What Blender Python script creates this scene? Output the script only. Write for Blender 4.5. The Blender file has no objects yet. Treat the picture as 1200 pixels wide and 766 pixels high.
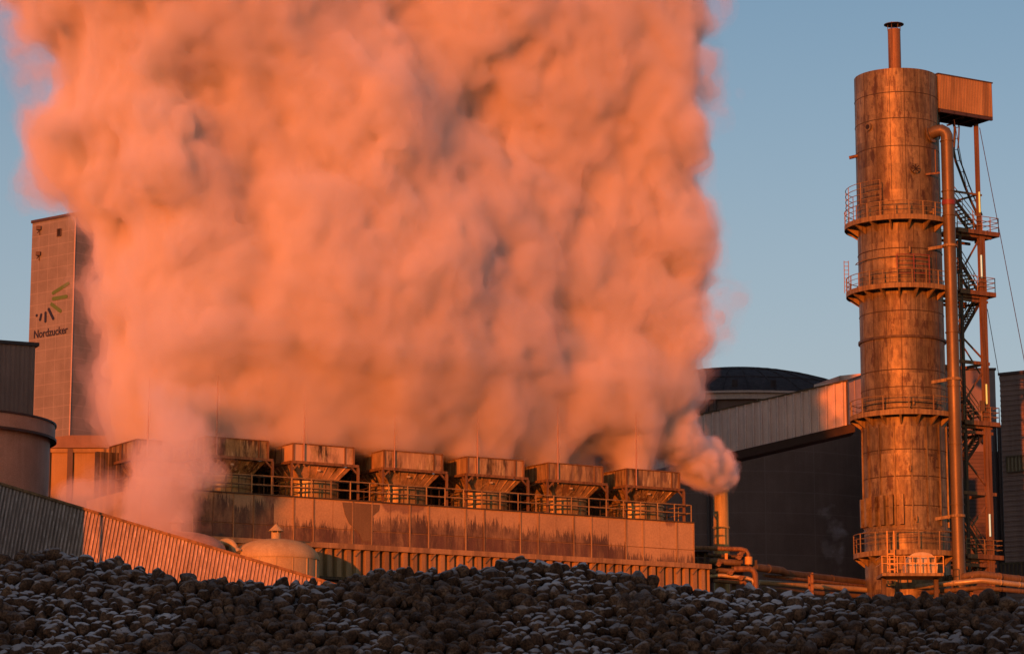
import bpy, math, random
import numpy as np
from mathutils import Vector, Matrix

R = math.radians
sc = bpy.context.scene
COL = sc.collection

# ------------------------------------------------------------------ camera
CAM_H = 1.7
PITCH = R(10.08)
F_PX = 3200.0
cam_d = bpy.data.cameras.new("camera")
cam = bpy.data.objects.new("camera", cam_d)
COL.objects.link(cam)
cam.location = (0, 0, CAM_H)
cam.rotation_euler = (R(90) + PITCH, 0, 0)
cam_d.sensor_fit = 'HORIZONTAL'
cam_d.sensor_width = 36
cam_d.lens = F_PX / 1200 * 36
cam_d.clip_start = 0.5
cam_d.clip_end = 20000
sc.camera = cam

# ------------------------------------------------------------------ sky and sun
SUN_AZ = R(20)        # degrees to the left of straight behind the camera
SUN_EL = R(4.5)
world = bpy.data.worlds.new("World")
sc.world = world
world.use_nodes = True
wn, wl = world.node_tree.nodes, world.node_tree.links
wn.clear()
w_out = wn.new('ShaderNodeOutputWorld')
w_bg = wn.new('ShaderNodeBackground')
w_sky = wn.new('ShaderNodeTexSky')
w_sky.sky_type = 'NISHITA'
w_sky.sun_disc = False
w_sky.sun_elevation = SUN_EL
w_sky.sun_rotation = math.pi + SUN_AZ
w_sky.air_density = 1.0
w_sky.dust_density = 1.0
w_sky.ozone_density = 2.4
w_bg.inputs['Strength'].default_value = 0.15
# pale evening haze low in the sky
w_co = wn.new('ShaderNodeTexCoord'); w_sep = wn.new('ShaderNodeSeparateXYZ'); wl.new(w_co.outputs['Generated'], w_sep.inputs[0])
w_mr = wn.new('ShaderNodeMapRange'); w_mr.inputs[1].default_value = 0.0; w_mr.inputs[2].default_value = 0.36; w_mr.inputs[3].default_value = 0.80; w_mr.inputs[4].default_value = 0.08
w_mr.interpolation_type = 'SMOOTHSTEP'
wl.new(w_sep.outputs[2], w_mr.inputs[0])
w_mix = wn.new('ShaderNodeMix'); w_mix.data_type = 'RGBA'; w_mix.inputs[7].default_value = (3.0, 3.05, 3.35, 1)
# the haze is warm on the sun's side and pale opposite it
w_my = wn.new('ShaderNodeMapRange'); w_my.inputs[1].default_value = -0.6; w_my.inputs[2].default_value = 0.75
wl.new(w_sep.outputs[1], w_my.inputs[0])
w_hz = wn.new('ShaderNodeMix'); w_hz.data_type = 'RGBA'; w_hz.inputs[6].default_value = (4.2, 1.9, 0.75, 1); w_hz.inputs[7].default_value = (3.0, 3.05, 3.35, 1)
wl.new(w_my.outputs[0], w_hz.inputs[0]); wl.new(w_hz.outputs[2], w_mix.inputs[7])
wl.new(w_mr.outputs[0], w_mix.inputs[0]); wl.new(w_sky.outputs[0], w_mix.inputs[6])
wl.new(w_mix.outputs[2], w_bg.inputs['Color'])
wl.new(w_bg.outputs[0], w_out.inputs['Surface'])

sun_d = bpy.data.lights.new("sun", 'SUN')
sun = bpy.data.objects.new("sun", sun_d)
COL.objects.link(sun)
sun_dir = Vector((-math.sin(SUN_AZ) * math.cos(SUN_EL), -math.cos(SUN_AZ) * math.cos(SUN_EL), math.sin(SUN_EL)))
sun.rotation_euler = sun_dir.to_track_quat('Z', 'Y').to_euler()
sun.location = sun_dir * 300
sun_d.energy = 5.0
sun_d.angle = R(0.5)
sun_d.color = (1.0, 0.165, 0.018)

vs = sc.view_settings
vs.view_transform = 'Standard'
vs.look = 'None'
vs.exposure = 0.2
vs.gamma = 1.0
vs.use_curve_mapping = False
sc.cycles.use_denoising = True
sc.cycles.volume_bounces = 6
sc.cycles.max_bounces = 12
sc.cycles.diffuse_bounces = 3
sc.cycles.glossy_bounces = 3
sc.cycles.transparent_max_bounces = 48
sc.cycles.sample_clamp_indirect = 3.0

# ------------------------------------------------------------------ from a sight line to a point in the yard
SP, CP = math.sin(PITCH), math.cos(PITCH)
def ray(px, py):
    u, v = (px - 600) / F_PX, (383 - py) / F_PX
    k = CP - v * SP
    return u / k, (SP + v * CP) / k
def P(px, py, Y):
    a, b = ray(px, py)
    return Vector((a * Y, Y, b * Y + CAM_H))
def XZ(px, py, Y):
    p = P(px, py, Y); return p.x, p.z
def HZ(py, Y, px=600): return P(px, py, Y).z

# ------------------------------------------------------------------ naming
def tag(o, label=None, cat=None, group=None, kind=None):
    if label: o['label'] = label
    if cat: o['category'] = cat
    if group: o['group'] = group
    if kind: o['kind'] = kind
    return o
def empty(name, loc=(0, 0, 0), rz=0.0):
    o = bpy.data.objects.new(name, None)
    COL.objects.link(o)
    o.location = loc; o.rotation_euler = (0, 0, rz)
    o.empty_display_size = 0.5
    return o
def copy_tree(o, parent=None):
    c = o.copy(); COL.objects.link(c); c.parent = parent
    for ch in list(o.children): copy_tree(ch, c)
    return c

# ------------------------------------------------------------------ mesh builder
class MB:
    def __init__(s): s.v = []; s.f = []; s.sm = []
    def add(s, vs_, fs, smooth=False):
        n = len(s.v); s.v.extend([tuple(p) for p in vs_])
        for f in fs: s.f.append(tuple(i + n for i in f)); s.sm.append(smooth)
        return s
    def box(s, c, d, M=None):
        """box by centre and full size, optional 3x3/4x4 matrix applied to local offset"""
        c = Vector(c); h = [x / 2 for x in d]
        vv = []
        for z in (-1, 1):
            for y in (-1, 1):
                for x in (-1, 1):
                    o = Vector((x * h[0], y * h[1], z * h[2]))
                    if M is not None: o = M @ o
                    vv.append(c + o)
        return s.add(vv, [(0, 2, 3, 1), (4, 5, 7, 6), (0, 1, 5, 4), (2, 6, 7, 3), (0, 4, 6, 2), (1, 3, 7, 5)])
    def hexa(s, a, b, c, d, e, f, g, h):
        """bottom ring a b c d, top ring e f g h"""
        return s.add([a, b, c, d, e, f, g, h], [(3, 2, 1, 0), (4, 5, 6, 7), (0, 1, 5, 4), (1, 2, 6, 5), (2, 3, 7, 6), (3, 0, 4, 7)])
    def bar(s, a, b, w, h=None, up=(0, 0, 1)):
        """square bar from a to b"""
        h = w if h is None else h
        a, b = Vector(a), Vector(b); d = (b - a)
        if d.length < 1e-6: return s
        d.normalize(); up = Vector(up)
        if abs(d.dot(up)) > 0.98: up = Vector((0, 1, 0))
        x = d.cross(up).normalized(); y = x.cross(d).normalized()
        x *= w / 2; y *= h / 2
        return s.hexa(a - x - y, a + x - y, b + x - y, b - x - y, a - x + y, a + x + y, b + x + y, b - x + y)
    def tube(s, pts, r, n=10, caps=True):
        pts = [Vector(p) for p in pts]
        rs = r if isinstance(r, (list, tuple)) else [r] * len(pts)
        N = len(pts); rings = []
        prev_x = None
        for i, p in enumerate(pts):
            if i == 0: t = pts[1] - p
            elif i == N - 1: t = p - pts[i - 1]
            else: t = (pts[i + 1] - p).normalized() + (p - pts[i - 1]).normalized()
            t.normalize()
            if prev_x is None:
                up = Vector((0, 0, 1)) if abs(t.z) < .95 else Vector((0, 1, 0))
                x = t.cross(up).normalized()
            else:
                x = (prev_x - t * prev_x.dot(t)).normalized()
            y = t.cross(x); prev_x = x
            rings.append([p + (x * math.cos(2 * math.pi * k / n) + y * math.sin(2 * math.pi * k / n)) * rs[i] for k in range(n)])
        vv = [q for rg in rings for q in rg]; ff = []
        for i in range(N - 1):
            for k in range(n):
                k2 = (k + 1) % n
                ff.append((i * n + k, (i + 1) * n + k, (i + 1) * n + k2, i * n + k2))
        s.add(vv, ff, True)
        if caps:
            s.add(rings[0], [tuple(range(n))]); s.add(rings[-1], [tuple(reversed(range(n)))])
        return s
    def lathe(s, c, prof, n=48, a0=0.0, a1=2 * math.pi, smooth=True):
        """prof: list of (r, z) from bottom to top (outside facing out)"""
        c = Vector(c); full = abs(a1 - a0 - 2 * math.pi) < 1e-6
        m = n if full else n + 1
        for (r0, z0), (r1, z1) in zip(prof[:-1], prof[1:]):
            vv = []
            for r, z in ((r0, z0), (r1, z1)):
                for k in range(m):
                    a = a0 + (a1 - a0) * k / n
                    vv.append(c + Vector((r * math.cos(a), r * math.sin(a), z)))
            ff = []
            for k in range(n):
                k2 = (k + 1) % m
                ff.append((k, k2, m + k2, m + k))
            s.add(vv, ff, smooth)
        return s
    def ribbed(s, o, u, w, up, L, H, period, depth, H2=None, duty=0.5, back=True, thick=0.06):
        """trapezoidal sheet: origin o, along u (length L), ribs run along up, outward w; H2 = height at the far end"""
        o, u, w, up = Vector(o), Vector(u).normalized(), Vector(w).normalized(), Vector(up)
        H2 = H if H2 is None else H2
        xs = []; x = 0.0
        while x < L:
            e = period * 0.12
            for q, d in ((0, 0), (period * duty - e, 0), (period * duty, depth), (period - e, depth)):
                if x + q <= L: xs.append((x + q, d))
            x += period
        xs.append((L, 0))
        vv = []; ff = []
        for x, d in xs:
            h = H + (H2 - H) * x / L
            vv.append(o + u * x + w * d); vv.append(o + u * x + w * d + up * h)
        for i in range(len(xs) - 1):
            ff.append((2 * i, 2 * i + 2, 2 * i + 3, 2 * i + 1))
        s.add(vv, ff)
        if back:
            b = [o - w * thick, o + u * L - w * thick, o + u * L - w * thick + up * H2, o - w * thick + up * H]
            f0, f1 = o, o + u * L
            s.add(b, [(3, 2, 1, 0)])
            s.add([o, o - w * thick, o - w * thick + up * H, o + up * H], [(0, 1, 2, 3)])
            s.add([f1, f1 - w * thick, f1 - w * thick + up * H2, f1 + up * H2], [(3, 2, 1, 0)])
        return s
    def build(s, name, mat, parent=None, loc=None):
        me = bpy.data.meshes.new(name)
        me.from_pydata(s.v, [], s.f); me.update()
        me.polygons.foreach_set('use_smooth', s.sm)
        if mat is not None: me.materials.append(mat)
        o = bpy.data.objects.new(name, me)
        COL.objects.link(o)
        if parent is not None: o.parent = parent
        if loc is not None: o.location = loc
        return o

def mesh_np(name, verts, faces, mat, parent=None, smooth=True):
    """fast mesh from numpy arrays; faces (N,3) or (N,4)"""
    me = bpy.data.meshes.new(name)
    nv, nf, k = len(verts), len(faces), faces.shape[1]
    me.vertices.add(nv); me.vertices.foreach_set('co', np.asarray(verts, np.float32).ravel())
    me.loops.add(nf * k); me.loops.foreach_set('vertex_index', np.asarray(faces, np.int32).ravel())
    me.polygons.add(nf)
    me.polygons.foreach_set('loop_start', np.arange(nf, dtype=np.int32) * k)
    me.polygons.foreach_set('use_smooth', np.full(nf, smooth, bool))
    me.update(); me.validate()
    if mat: me.materials.append(mat)
    o = bpy.data.objects.new(name, me); COL.objects.link(o)
    if parent is not None: o.parent = parent
    return o

def PZ(px, py, z):
    """where a sight line reaches the height z"""
    a, b = ray(px, py)
    Y = (z - CAM_H) / b
    return Vector((a * Y, Y, z))
def PP(px, py, p0, nrm):
    """where a sight line meets a plane"""
    a, b = ray(px, py)
    d = Vector((a, 1, b)); c = Vector((0, 0, CAM_H)); nrm = Vector(nrm)
    t = (Vector(p0) - c).dot(nrm) / d.dot(nrm)
    return c + d * t

# ------------------------------------------------------------------ materials
def new_mat(name):
    m = bpy.data.materials.new(name); m.use_nodes = True
    n, l = m.node_tree.nodes, m.node_tree.links
    b = n['Principled BSDF']
    return m, n, l, b
def ramp(n, l, src, stops):
    r = n.new('ShaderNodeValToRGB'); l.new(src, r.inputs[0])
    e = r.color_ramp.elements
    while len(e) < len(stops): e.new(0.5)
    for k, (p, c) in enumerate(stops):
        e[k].position = p; e[k].color = (*c, 1) if len(c) == 3 else c
    return r
def mixc(n, l, f, a, b, mode='MIX'):
    m = n.new('ShaderNodeMix'); m.data_type = 'RGBA'; m.blend_type = mode
    for sock, val in ((m.inputs[0], f), (m.inputs[6], a), (m.inputs[7], b)):
        if hasattr(val, 'is_linked'): l.new(val, sock)
        elif isinstance(val, (int, float)): sock.default_value = val
        else: sock.default_value = (*val, 1)
    return m.outputs[2]
def noise(n, l, co, scale, detail=4, rough=0.55, sc3=(1, 1, 1)):
    mp = n.new('ShaderNodeMapping'); mp.inputs['Scale'].default_value = sc3
    l.new(co, mp.inputs['Vector'])
    t = n.new('ShaderNodeTexNoise'); t.inputs['Scale'].default_value = scale
    t.inputs['Detail'].default_value = detail; t.inputs['Roughness'].default_value = rough
    l.new(mp.outputs[0], t.inputs['Vector'])
    return t.outputs['Fac']
def weathered(name, base, dirt, light, rough=0.6, metal=0.0, streak=1.0, blotch=0.35, streak_amt=0.7, light_amt=0.4,
              bump=0.15, fine=14.0, spec=0.4, streak_z=0.06, rust=None, rust_amt=0.0, warmth=1.0):
    """painted or bare sheet steel with run marks down it, blotches and fine grain"""
    warm = lambda c: (c[0] * (1 - .03 * warmth), min(1, c[1] * (1 + .18 * warmth)), c[2] * (1 - .1 * warmth))
    base, dirt, light = warm(base), warm(dirt), warm(light)
    m, n, l, b = new_mat(name)
    g = n.new('ShaderNodeNewGeometry'); co = g.outputs['Position']
    bl = noise(n, l, co, blotch, 5, 0.6)
    st = noise(n, l, co, 2.2 * streak, 5, 0.6, (1, 1, streak_z))
    st2 = noise(n, l, co, 5.5 * streak, 4, 0.6, (1, 1, streak_z * 0.7))
    fn = noise(n, l, co, fine, 3, 0.6)
    c = mixc(n, l, ramp(n, l, bl, [(0.38, (0, 0, 0)), (0.66, (1, 1, 1))]).outputs[0], base, [x * 0.78 for x in base])
    d = ramp(n, l, st, [(0.46, (0, 0, 0)), (0.60, (streak_amt,) * 3)])
    c = mixc(n, l, d.outputs[0], c, dirt)
    li = ramp(n, l, st2, [(0.54, (0, 0, 0)), (0.66, (light_amt,) * 3)])
    c = mixc(n, l, li.outputs[0], c, light)
    if rust:
        ru = noise(n, l, co, 1.3, 6, 0.7, (1, 1, 0.35))
        c = mixc(n, l, ramp(n, l, ru, [(0.56, (0, 0, 0)), (0.62, (rust_amt,) * 3)]).outputs[0], c, rust)
    gr = ramp(n, l, fn, [(0.3, (0.82, 0.82, 0.82)), (0.7, (1.1, 1.1, 1.1))])
    c = mixc(n, l, 1.0, c, gr.outputs[0], 'MULTIPLY')
    l.new(c, b.inputs['Base Color'])
    rr = n.new('ShaderNodeMapRange'); rr.inputs[3].default_value = rough - 0.1; rr.inputs[4].default_value = min(1, rough + 0.16)
    l.new(bl, rr.inputs[0]); l.new(rr.outputs[0], b.inputs['Roughness'])
    b.inputs['Metallic'].default_value = metal
    b.inputs['Specular IOR Level'].default_value = spec
    if bump:
        bp = n.new('ShaderNodeBump'); bp.inputs['Strength'].default_value = bump; bp.inputs['Distance'].default_value = 0.03
        l.new(st2, bp.inputs['Height']); l.new(bp.outputs[0], b.inputs['Normal'])
    return m
def plain(name, col, rough=0.7, metal=0.0, emit=None, estr=0.0, var=0.15):
    m, n, l, b = new_mat(name)
    g = n.new('ShaderNodeNewGeometry')
    f = noise(n, l, g.outputs['Position'], 6.0, 4)
    r = ramp(n, l, f, [(0.3, [x * (1 - var) for x in col]), (0.7, [min(1, x * (1 + var)) for x in col])])
    l.new(r.outputs[0], b.inputs['Base Color'])
    b.inputs['Roughness'].default_value = rough; b.inputs['Metallic'].default_value = metal
    if emit:
        b.inputs['Emission Color'].default_value = (*emit, 1); b.inputs['Emission Strength'].default_value = estr
    return m

M = {}
M['kiln'] = weathered('weathered kiln steel', (0.285, 0.208, 0.135), (0.075, 0.05, 0.034), (0.42, 0.33, 0.23), rough=0.5, metal=0.35, streak=0.6, streak_amt=0.55, light_amt=0.2, bump=0.06, streak_z=0.06, rust=(0.075, 0.042, 0.026), rust_amt=0.75, blotch=0.6)
# rolled plates: every course of the kiln has its own tone and its own run marks
_m = M['kiln']; _n, _l = _m.node_tree.nodes, _m.node_tree.links; _b = _n['Principled BSDF']
_g = _n.new('ShaderNodeNewGeometry'); _x = _n.new('ShaderNodeSeparateXYZ'); _l.new(_g.outputs['Position'], _x.inputs[0])
def _mth(op, a, b=None):
    q = _n.new('ShaderNodeMath'); q.operation = op
    for k_, v_ in enumerate((a, b)):
        if v_ is None: continue
        if hasattr(v_, 'is_linked'): _l.new(v_, q.inputs[k_])
        else: q.inputs[k_].default_value = v_
    return q.outputs[0]
_kc = P(1057.0, 393, 196.0)
_ang = _mth('ARCTAN2', _mth('SUBTRACT', _x.outputs[0], _kc.x), _mth('SUBTRACT', _x.outputs[1], _kc.y))
_row = _mth('FLOOR', _mth('MULTIPLY', _x.outputs[2], .52))
_colm = _mth('FLOOR', _mth('ADD', _mth('MULTIPLY', _ang, 1.45), _mth('MULTIPLY', _row, .5)))
_cb = _n.new('ShaderNodeCombineXYZ'); _l.new(_colm, _cb.inputs[0]); _l.new(_row, _cb.inputs[1])
_wn = _n.new('ShaderNodeTexWhiteNoise'); _wn.noise_dimensions = '3D'; _l.new(_cb.outputs[0], _wn.inputs['Vector'])
_off = _n.new('ShaderNodeVectorMath'); _off.operation = 'MULTIPLY_ADD'; _l.new(_wn.outputs['Color'], _off.inputs[0]); _off.inputs[1].default_value = (30, 30, 0); _l.new(_g.outputs['Position'], _off.inputs[2])
_run = ramp(_n, _l, noise(_n, _l, _off.outputs[0], 3.4, 5, .65, (1, 1, .16)), [(.50, (0, 0, 0)), (.64, (.7, .7, .7))])
_mot = ramp(_n, _l, noise(_n, _l, _g.outputs['Position'], 2.4, 6, .7, (1, 1, .7)), [(.38, (.72, .72, .72)), (.62, (1.1, 1.1, 1.1))])
_tone = ramp(_n, _l, _wn.outputs['Value'], [(0, (.74, .74, .74)), (1, (1.14, 1.12, 1.08))])
_c = mixc(_n, _l, 1.0, _b.inputs['Base Color'].links[0].from_socket, _tone.outputs[0], 'MULTIPLY')
_c = mixc(_n, _l, 1.0, _c, _mot.outputs[0], 'MULTIPLY')
_l.new(mixc(_n, _l, _run.outputs[0], _c, (.062, .040, .028)), _b.inputs['Base Color'])
M['pipe_steel'] = weathered('insulated pipe sheet', (0.17, 0.118, 0.082), (0.075, 0.047, 0.032), (0.26, 0.19, 0.14), rough=0.45, metal=0.4, streak=0.8, streak_amt=0.4, light_amt=0.2, bump=0.03)
M['rail'] = weathered('rusty railing paint', (0.30, 0.20, 0.11), (0.12, 0.07, 0.04), (0.42, 0.30, 0.17), rough=0.6, metal=0.1, streak=2, bump=0.02)
M['yellow'] = plain('yellow ladder paint', (0.55, 0.36, 0.08), 0.55)
M['dark_steel'] = weathered('dark brown steel', (0.10, 0.068, 0.05), (0.045, 0.03, 0.024), (0.18, 0.12, 0.09), rough=0.55, metal=0.3, streak=2)
M['rust_steel'] = weathered('rusty structural steel', (0.24, 0.125, 0.07), (0.09, 0.045, 0.03), (0.34, 0.2, 0.12), rough=0.6, metal=0.2, streak=2)
M['fan_sheet'] = weathered('stained fan casing sheet', (0.34, 0.22, 0.115), (0.035, 0.022, 0.015), (0.62, 0.47, 0.31), rough=0.5, metal=0.25, streak=1.0, blotch=0.8, streak_amt=0.95, light_amt=0.75, bump=0.12, streak_z=0.16, rust=(0.07, 0.035, 0.018), rust_amt=0.85)
_m = M['fan_sheet']; _n, _l = _m.node_tree.nodes, _m.node_tree.links; _b = _n['Principled BSDF']
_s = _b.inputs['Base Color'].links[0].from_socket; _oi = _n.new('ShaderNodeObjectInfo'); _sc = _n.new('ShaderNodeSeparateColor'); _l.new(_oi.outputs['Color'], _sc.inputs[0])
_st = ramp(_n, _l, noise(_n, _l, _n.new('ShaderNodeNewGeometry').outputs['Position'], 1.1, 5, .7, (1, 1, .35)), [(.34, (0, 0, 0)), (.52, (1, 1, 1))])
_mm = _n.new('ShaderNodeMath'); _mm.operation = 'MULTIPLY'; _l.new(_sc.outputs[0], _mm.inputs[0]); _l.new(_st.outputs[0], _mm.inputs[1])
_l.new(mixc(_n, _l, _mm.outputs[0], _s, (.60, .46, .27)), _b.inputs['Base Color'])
M['fan_barrel'] = weathered('galvanised fan ring', (0.40, 0.27, 0.14), (0.10, 0.06, 0.035), (0.5, 0.36, 0.2), rough=0.45, metal=0.35, streak=0.8, streak_amt=0.6)
M['hall_sheet'] = weathered('brown hall cladding', (0.21, 0.15, 0.125), (0.12, 0.085, 0.07), (0.28, 0.2, 0.165), rough=0.55, streak=0.5, streak_amt=0.45, light_amt=0.2, warmth=0.0)
M['bridge_sheet'] = weathered('grey conveyor cladding', (0.80, 0.68, 0.60), (0.52, 0.42, 0.37), (0.85, 0.76, 0.7), rough=0.5, streak=0.7, streak_amt=0.45, light_amt=0.25, streak_z=0.05, warmth=0.0)
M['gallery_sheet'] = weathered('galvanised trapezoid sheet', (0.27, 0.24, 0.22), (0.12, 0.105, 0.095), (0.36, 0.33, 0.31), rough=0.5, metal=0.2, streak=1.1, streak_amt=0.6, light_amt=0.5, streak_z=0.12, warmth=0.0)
M['frosted_rib'] = weathered('frosted rib sheet', (0.38, 0.34, 0.31), (0.2, 0.17, 0.15), (0.6, 0.57, 0.55), rough=0.55, metal=0.15, streak=2.2, streak_amt=0.7, light_amt=0.6, streak_z=0.3, warmth=0.0)  # rimed ribs, paler than the sheet; the contrast also paints in groove shade
M['beam_sheet'] = weathered('brown trough sheet', (0.36, 0.225, 0.14), (0.12, 0.075, 0.05), (0.46, 0.32, 0.22), rough=0.55, streak=0.7, streak_amt=0.6)
M['silo_wall'] = weathered('dark silo concrete', (0.115, 0.092, 0.088), (0.06, 0.048, 0.046), (0.17, 0.14, 0.135), rough=0.75, streak=0.25, streak_amt=0.5, light_amt=0.3, bump=0.05, warmth=0.0)
M['silo_roof'] = weathered('blue black roof sheet', (0.058, 0.048, 0.050), (0.03, 0.025, 0.026), (0.10, 0.085, 0.088), rough=0.85, spec=0.1, streak=0.6, streak_amt=0.6, warmth=0.0)
M['cornice'] = plain('pale cornice', (0.42, 0.34, 0.29), 0.6)
M['grey_silo'] = weathered('grey brown silo paint', (0.50, 0.35, 0.265), (0.38, 0.265, 0.2), (0.56, 0.42, 0.33), rough=0.6, streak=0.35, streak_amt=0.3, light_amt=0.3, warmth=0.0)
M['block'] = weathered('brown ribbed cladding', (0.30, 0.19, 0.145), (0.22, 0.14, 0.105), (0.36, 0.24, 0.19), rough=0.6, streak=0.8, streak_amt=0.4, warmth=0.0)
M['orange_shed'] = weathered('ochre drum sheet', (0.30, 0.18, 0.085), (0.2, 0.11, 0.05), (0.36, 0.23, 0.12), rough=0.55, streak=0.4, streak_amt=0.35)
M['bright_pipe'] = weathered('bright pipe sheet', (0.50, 0.38, 0.27), (0.3, 0.2, 0.13), (0.6, 0.5, 0.4), rough=0.4, metal=0.3, streak=1.0, streak_amt=0.4, light_amt=0.2)
M['dull_pipe'] = weathered('dull lagged pipe', (0.15, 0.10, 0.07), (0.07, 0.045, 0.03), (0.22, 0.15, 0.11), rough=0.7, streak=1.0, streak_amt=0.5)
M['tank'] = weathered('cream tank insulation', (0.50, 0.375, 0.26), (0.30, 0.2, 0.13), (0.56, 0.45, 0.33), rough=0.7, streak=0.9, streak_amt=0.35, light_amt=0.2, bump=0.2)
M['small_stack'] = weathered('ochre stack', (0.52, 0.36, 0.16), (0.2, 0.12, 0.06), (0.6, 0.45, 0.24), rough=0.6, streak=1.4, streak_amt=0.6)
M['hood'] = weathered('pale hood', (0.62, 0.50, 0.42), (0.4, 0.3, 0.24), (0.7, 0.6, 0.52), rough=0.55, streak=1.0)
M['black'] = plain('black opening', (0.012, 0.01, 0.01), 0.8)
M['cap'] = plain('dark coping', (0.055, 0.04, 0.036), 0.6)
M['frost_rod'] = plain('rimed rod', (0.34, 0.25, 0.2), 0.7)
M['red'] = plain('red band', (0.17, 0.035, 0.025), 0.5)
M['white_lamp'] = plain('lamp housing', (0.2, 0.17, 0.14), 0.4)
M['lamp_tube'] = plain('lit lamp tube', (0.3, 0.3, 0.25), 0.3, emit=(1.0, 0.66, 0.12), estr=0.55)
M['lamp_tube_cool'] = plain('lit cool lamp tube', (0.3, 0.32, 0.3), 0.3, emit=(0.75, 1.0, 0.62), estr=0.45)
M['logo_green'] = plain('olive logo paint', (0.085, 0.17, 0.02), 0.5)
M['logo_navy'] = plain('navy logo paint', (0.012, 0.01, 0.03), 0.5)
M['window'] = plain('dim window pane', (0.10, 0.10, 0.055), 0.25)
M['soil'] = plain('dark yard soil', (0.05, 0.038, 0.03), 0.95)
# ------------------------------------------------------------------ ground
g = MB(); g.add([(-4000, -1500, 0), (4000, -1500, 0), (4000, 9000, 0), (-4000, 9000, 0)], [(0, 1, 2, 3)])
tag(g.build('ground', M['soil']), kind='structure')

ROW_A = R(31)
RU = np.array((math.cos(ROW_A), math.sin(ROW_A), 0)); RN = np.array((-math.sin(ROW_A), math.cos(ROW_A), 0)); UZ = np.array((0, 0, 1.0))
U3, N3, Z3 = Vector(RU), Vector(RN), Vector((0, 0, 1))
ROW_M = P(460, 540, 163)

def lines_mat(name, base, line, pu, pz, u_dir, lw=0.05, rough=0.6, amt=0.6, dirt=None):
    """cladding panels: pale joints every pu metres along u_dir and every pz metres up"""
    m = weathered(name, base, dirt or [x * 0.7 for x in base], [min(1, x * 1.15) for x in base], rough=rough, streak=0.8, streak_amt=0.3, light_amt=0.2, warmth=0.0)
    n, l = m.node_tree.nodes, m.node_tree.links; b = n['Principled BSDF']
    old = b.inputs['Base Color'].links[0].from_socket
    g_ = n.new('ShaderNodeNewGeometry')
    def joint(vec, period):
        d = n.new('ShaderNodeVectorMath'); d.operation = 'DOT_PRODUCT'; d.inputs[1].default_value = vec
        l.new(g_.outputs['Position'], d.inputs[0])
        q = n.new('ShaderNodeMath'); q.operation = 'PINGPONG'; q.inputs[1].default_value = period / 2; l.new(d.outputs['Value'], q.inputs[0])
        k = n.new('ShaderNodeMath'); k.operation = 'LESS_THAN'; k.inputs[1].default_value = lw / 2; l.new(q.outputs[0], k.inputs[0])
        return k.outputs[0]
    j1, j2 = joint(u_dir, pu), joint((0, 0, 1), pz)
    mx = n.new('ShaderNodeMath'); mx.operation = 'MAXIMUM'; l.new(j1, mx.inputs[0]); l.new(j2, mx.inputs[1])
    fa = n.new('ShaderNodeMath'); fa.operation = 'MULTIPLY'; fa.inputs[1].default_value = amt; l.new(mx.outputs[0], fa.inputs[0])
    l.new(mixc(n, l, fa.outputs[0], old, line), b.inputs['Base Color'])
    return m

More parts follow.
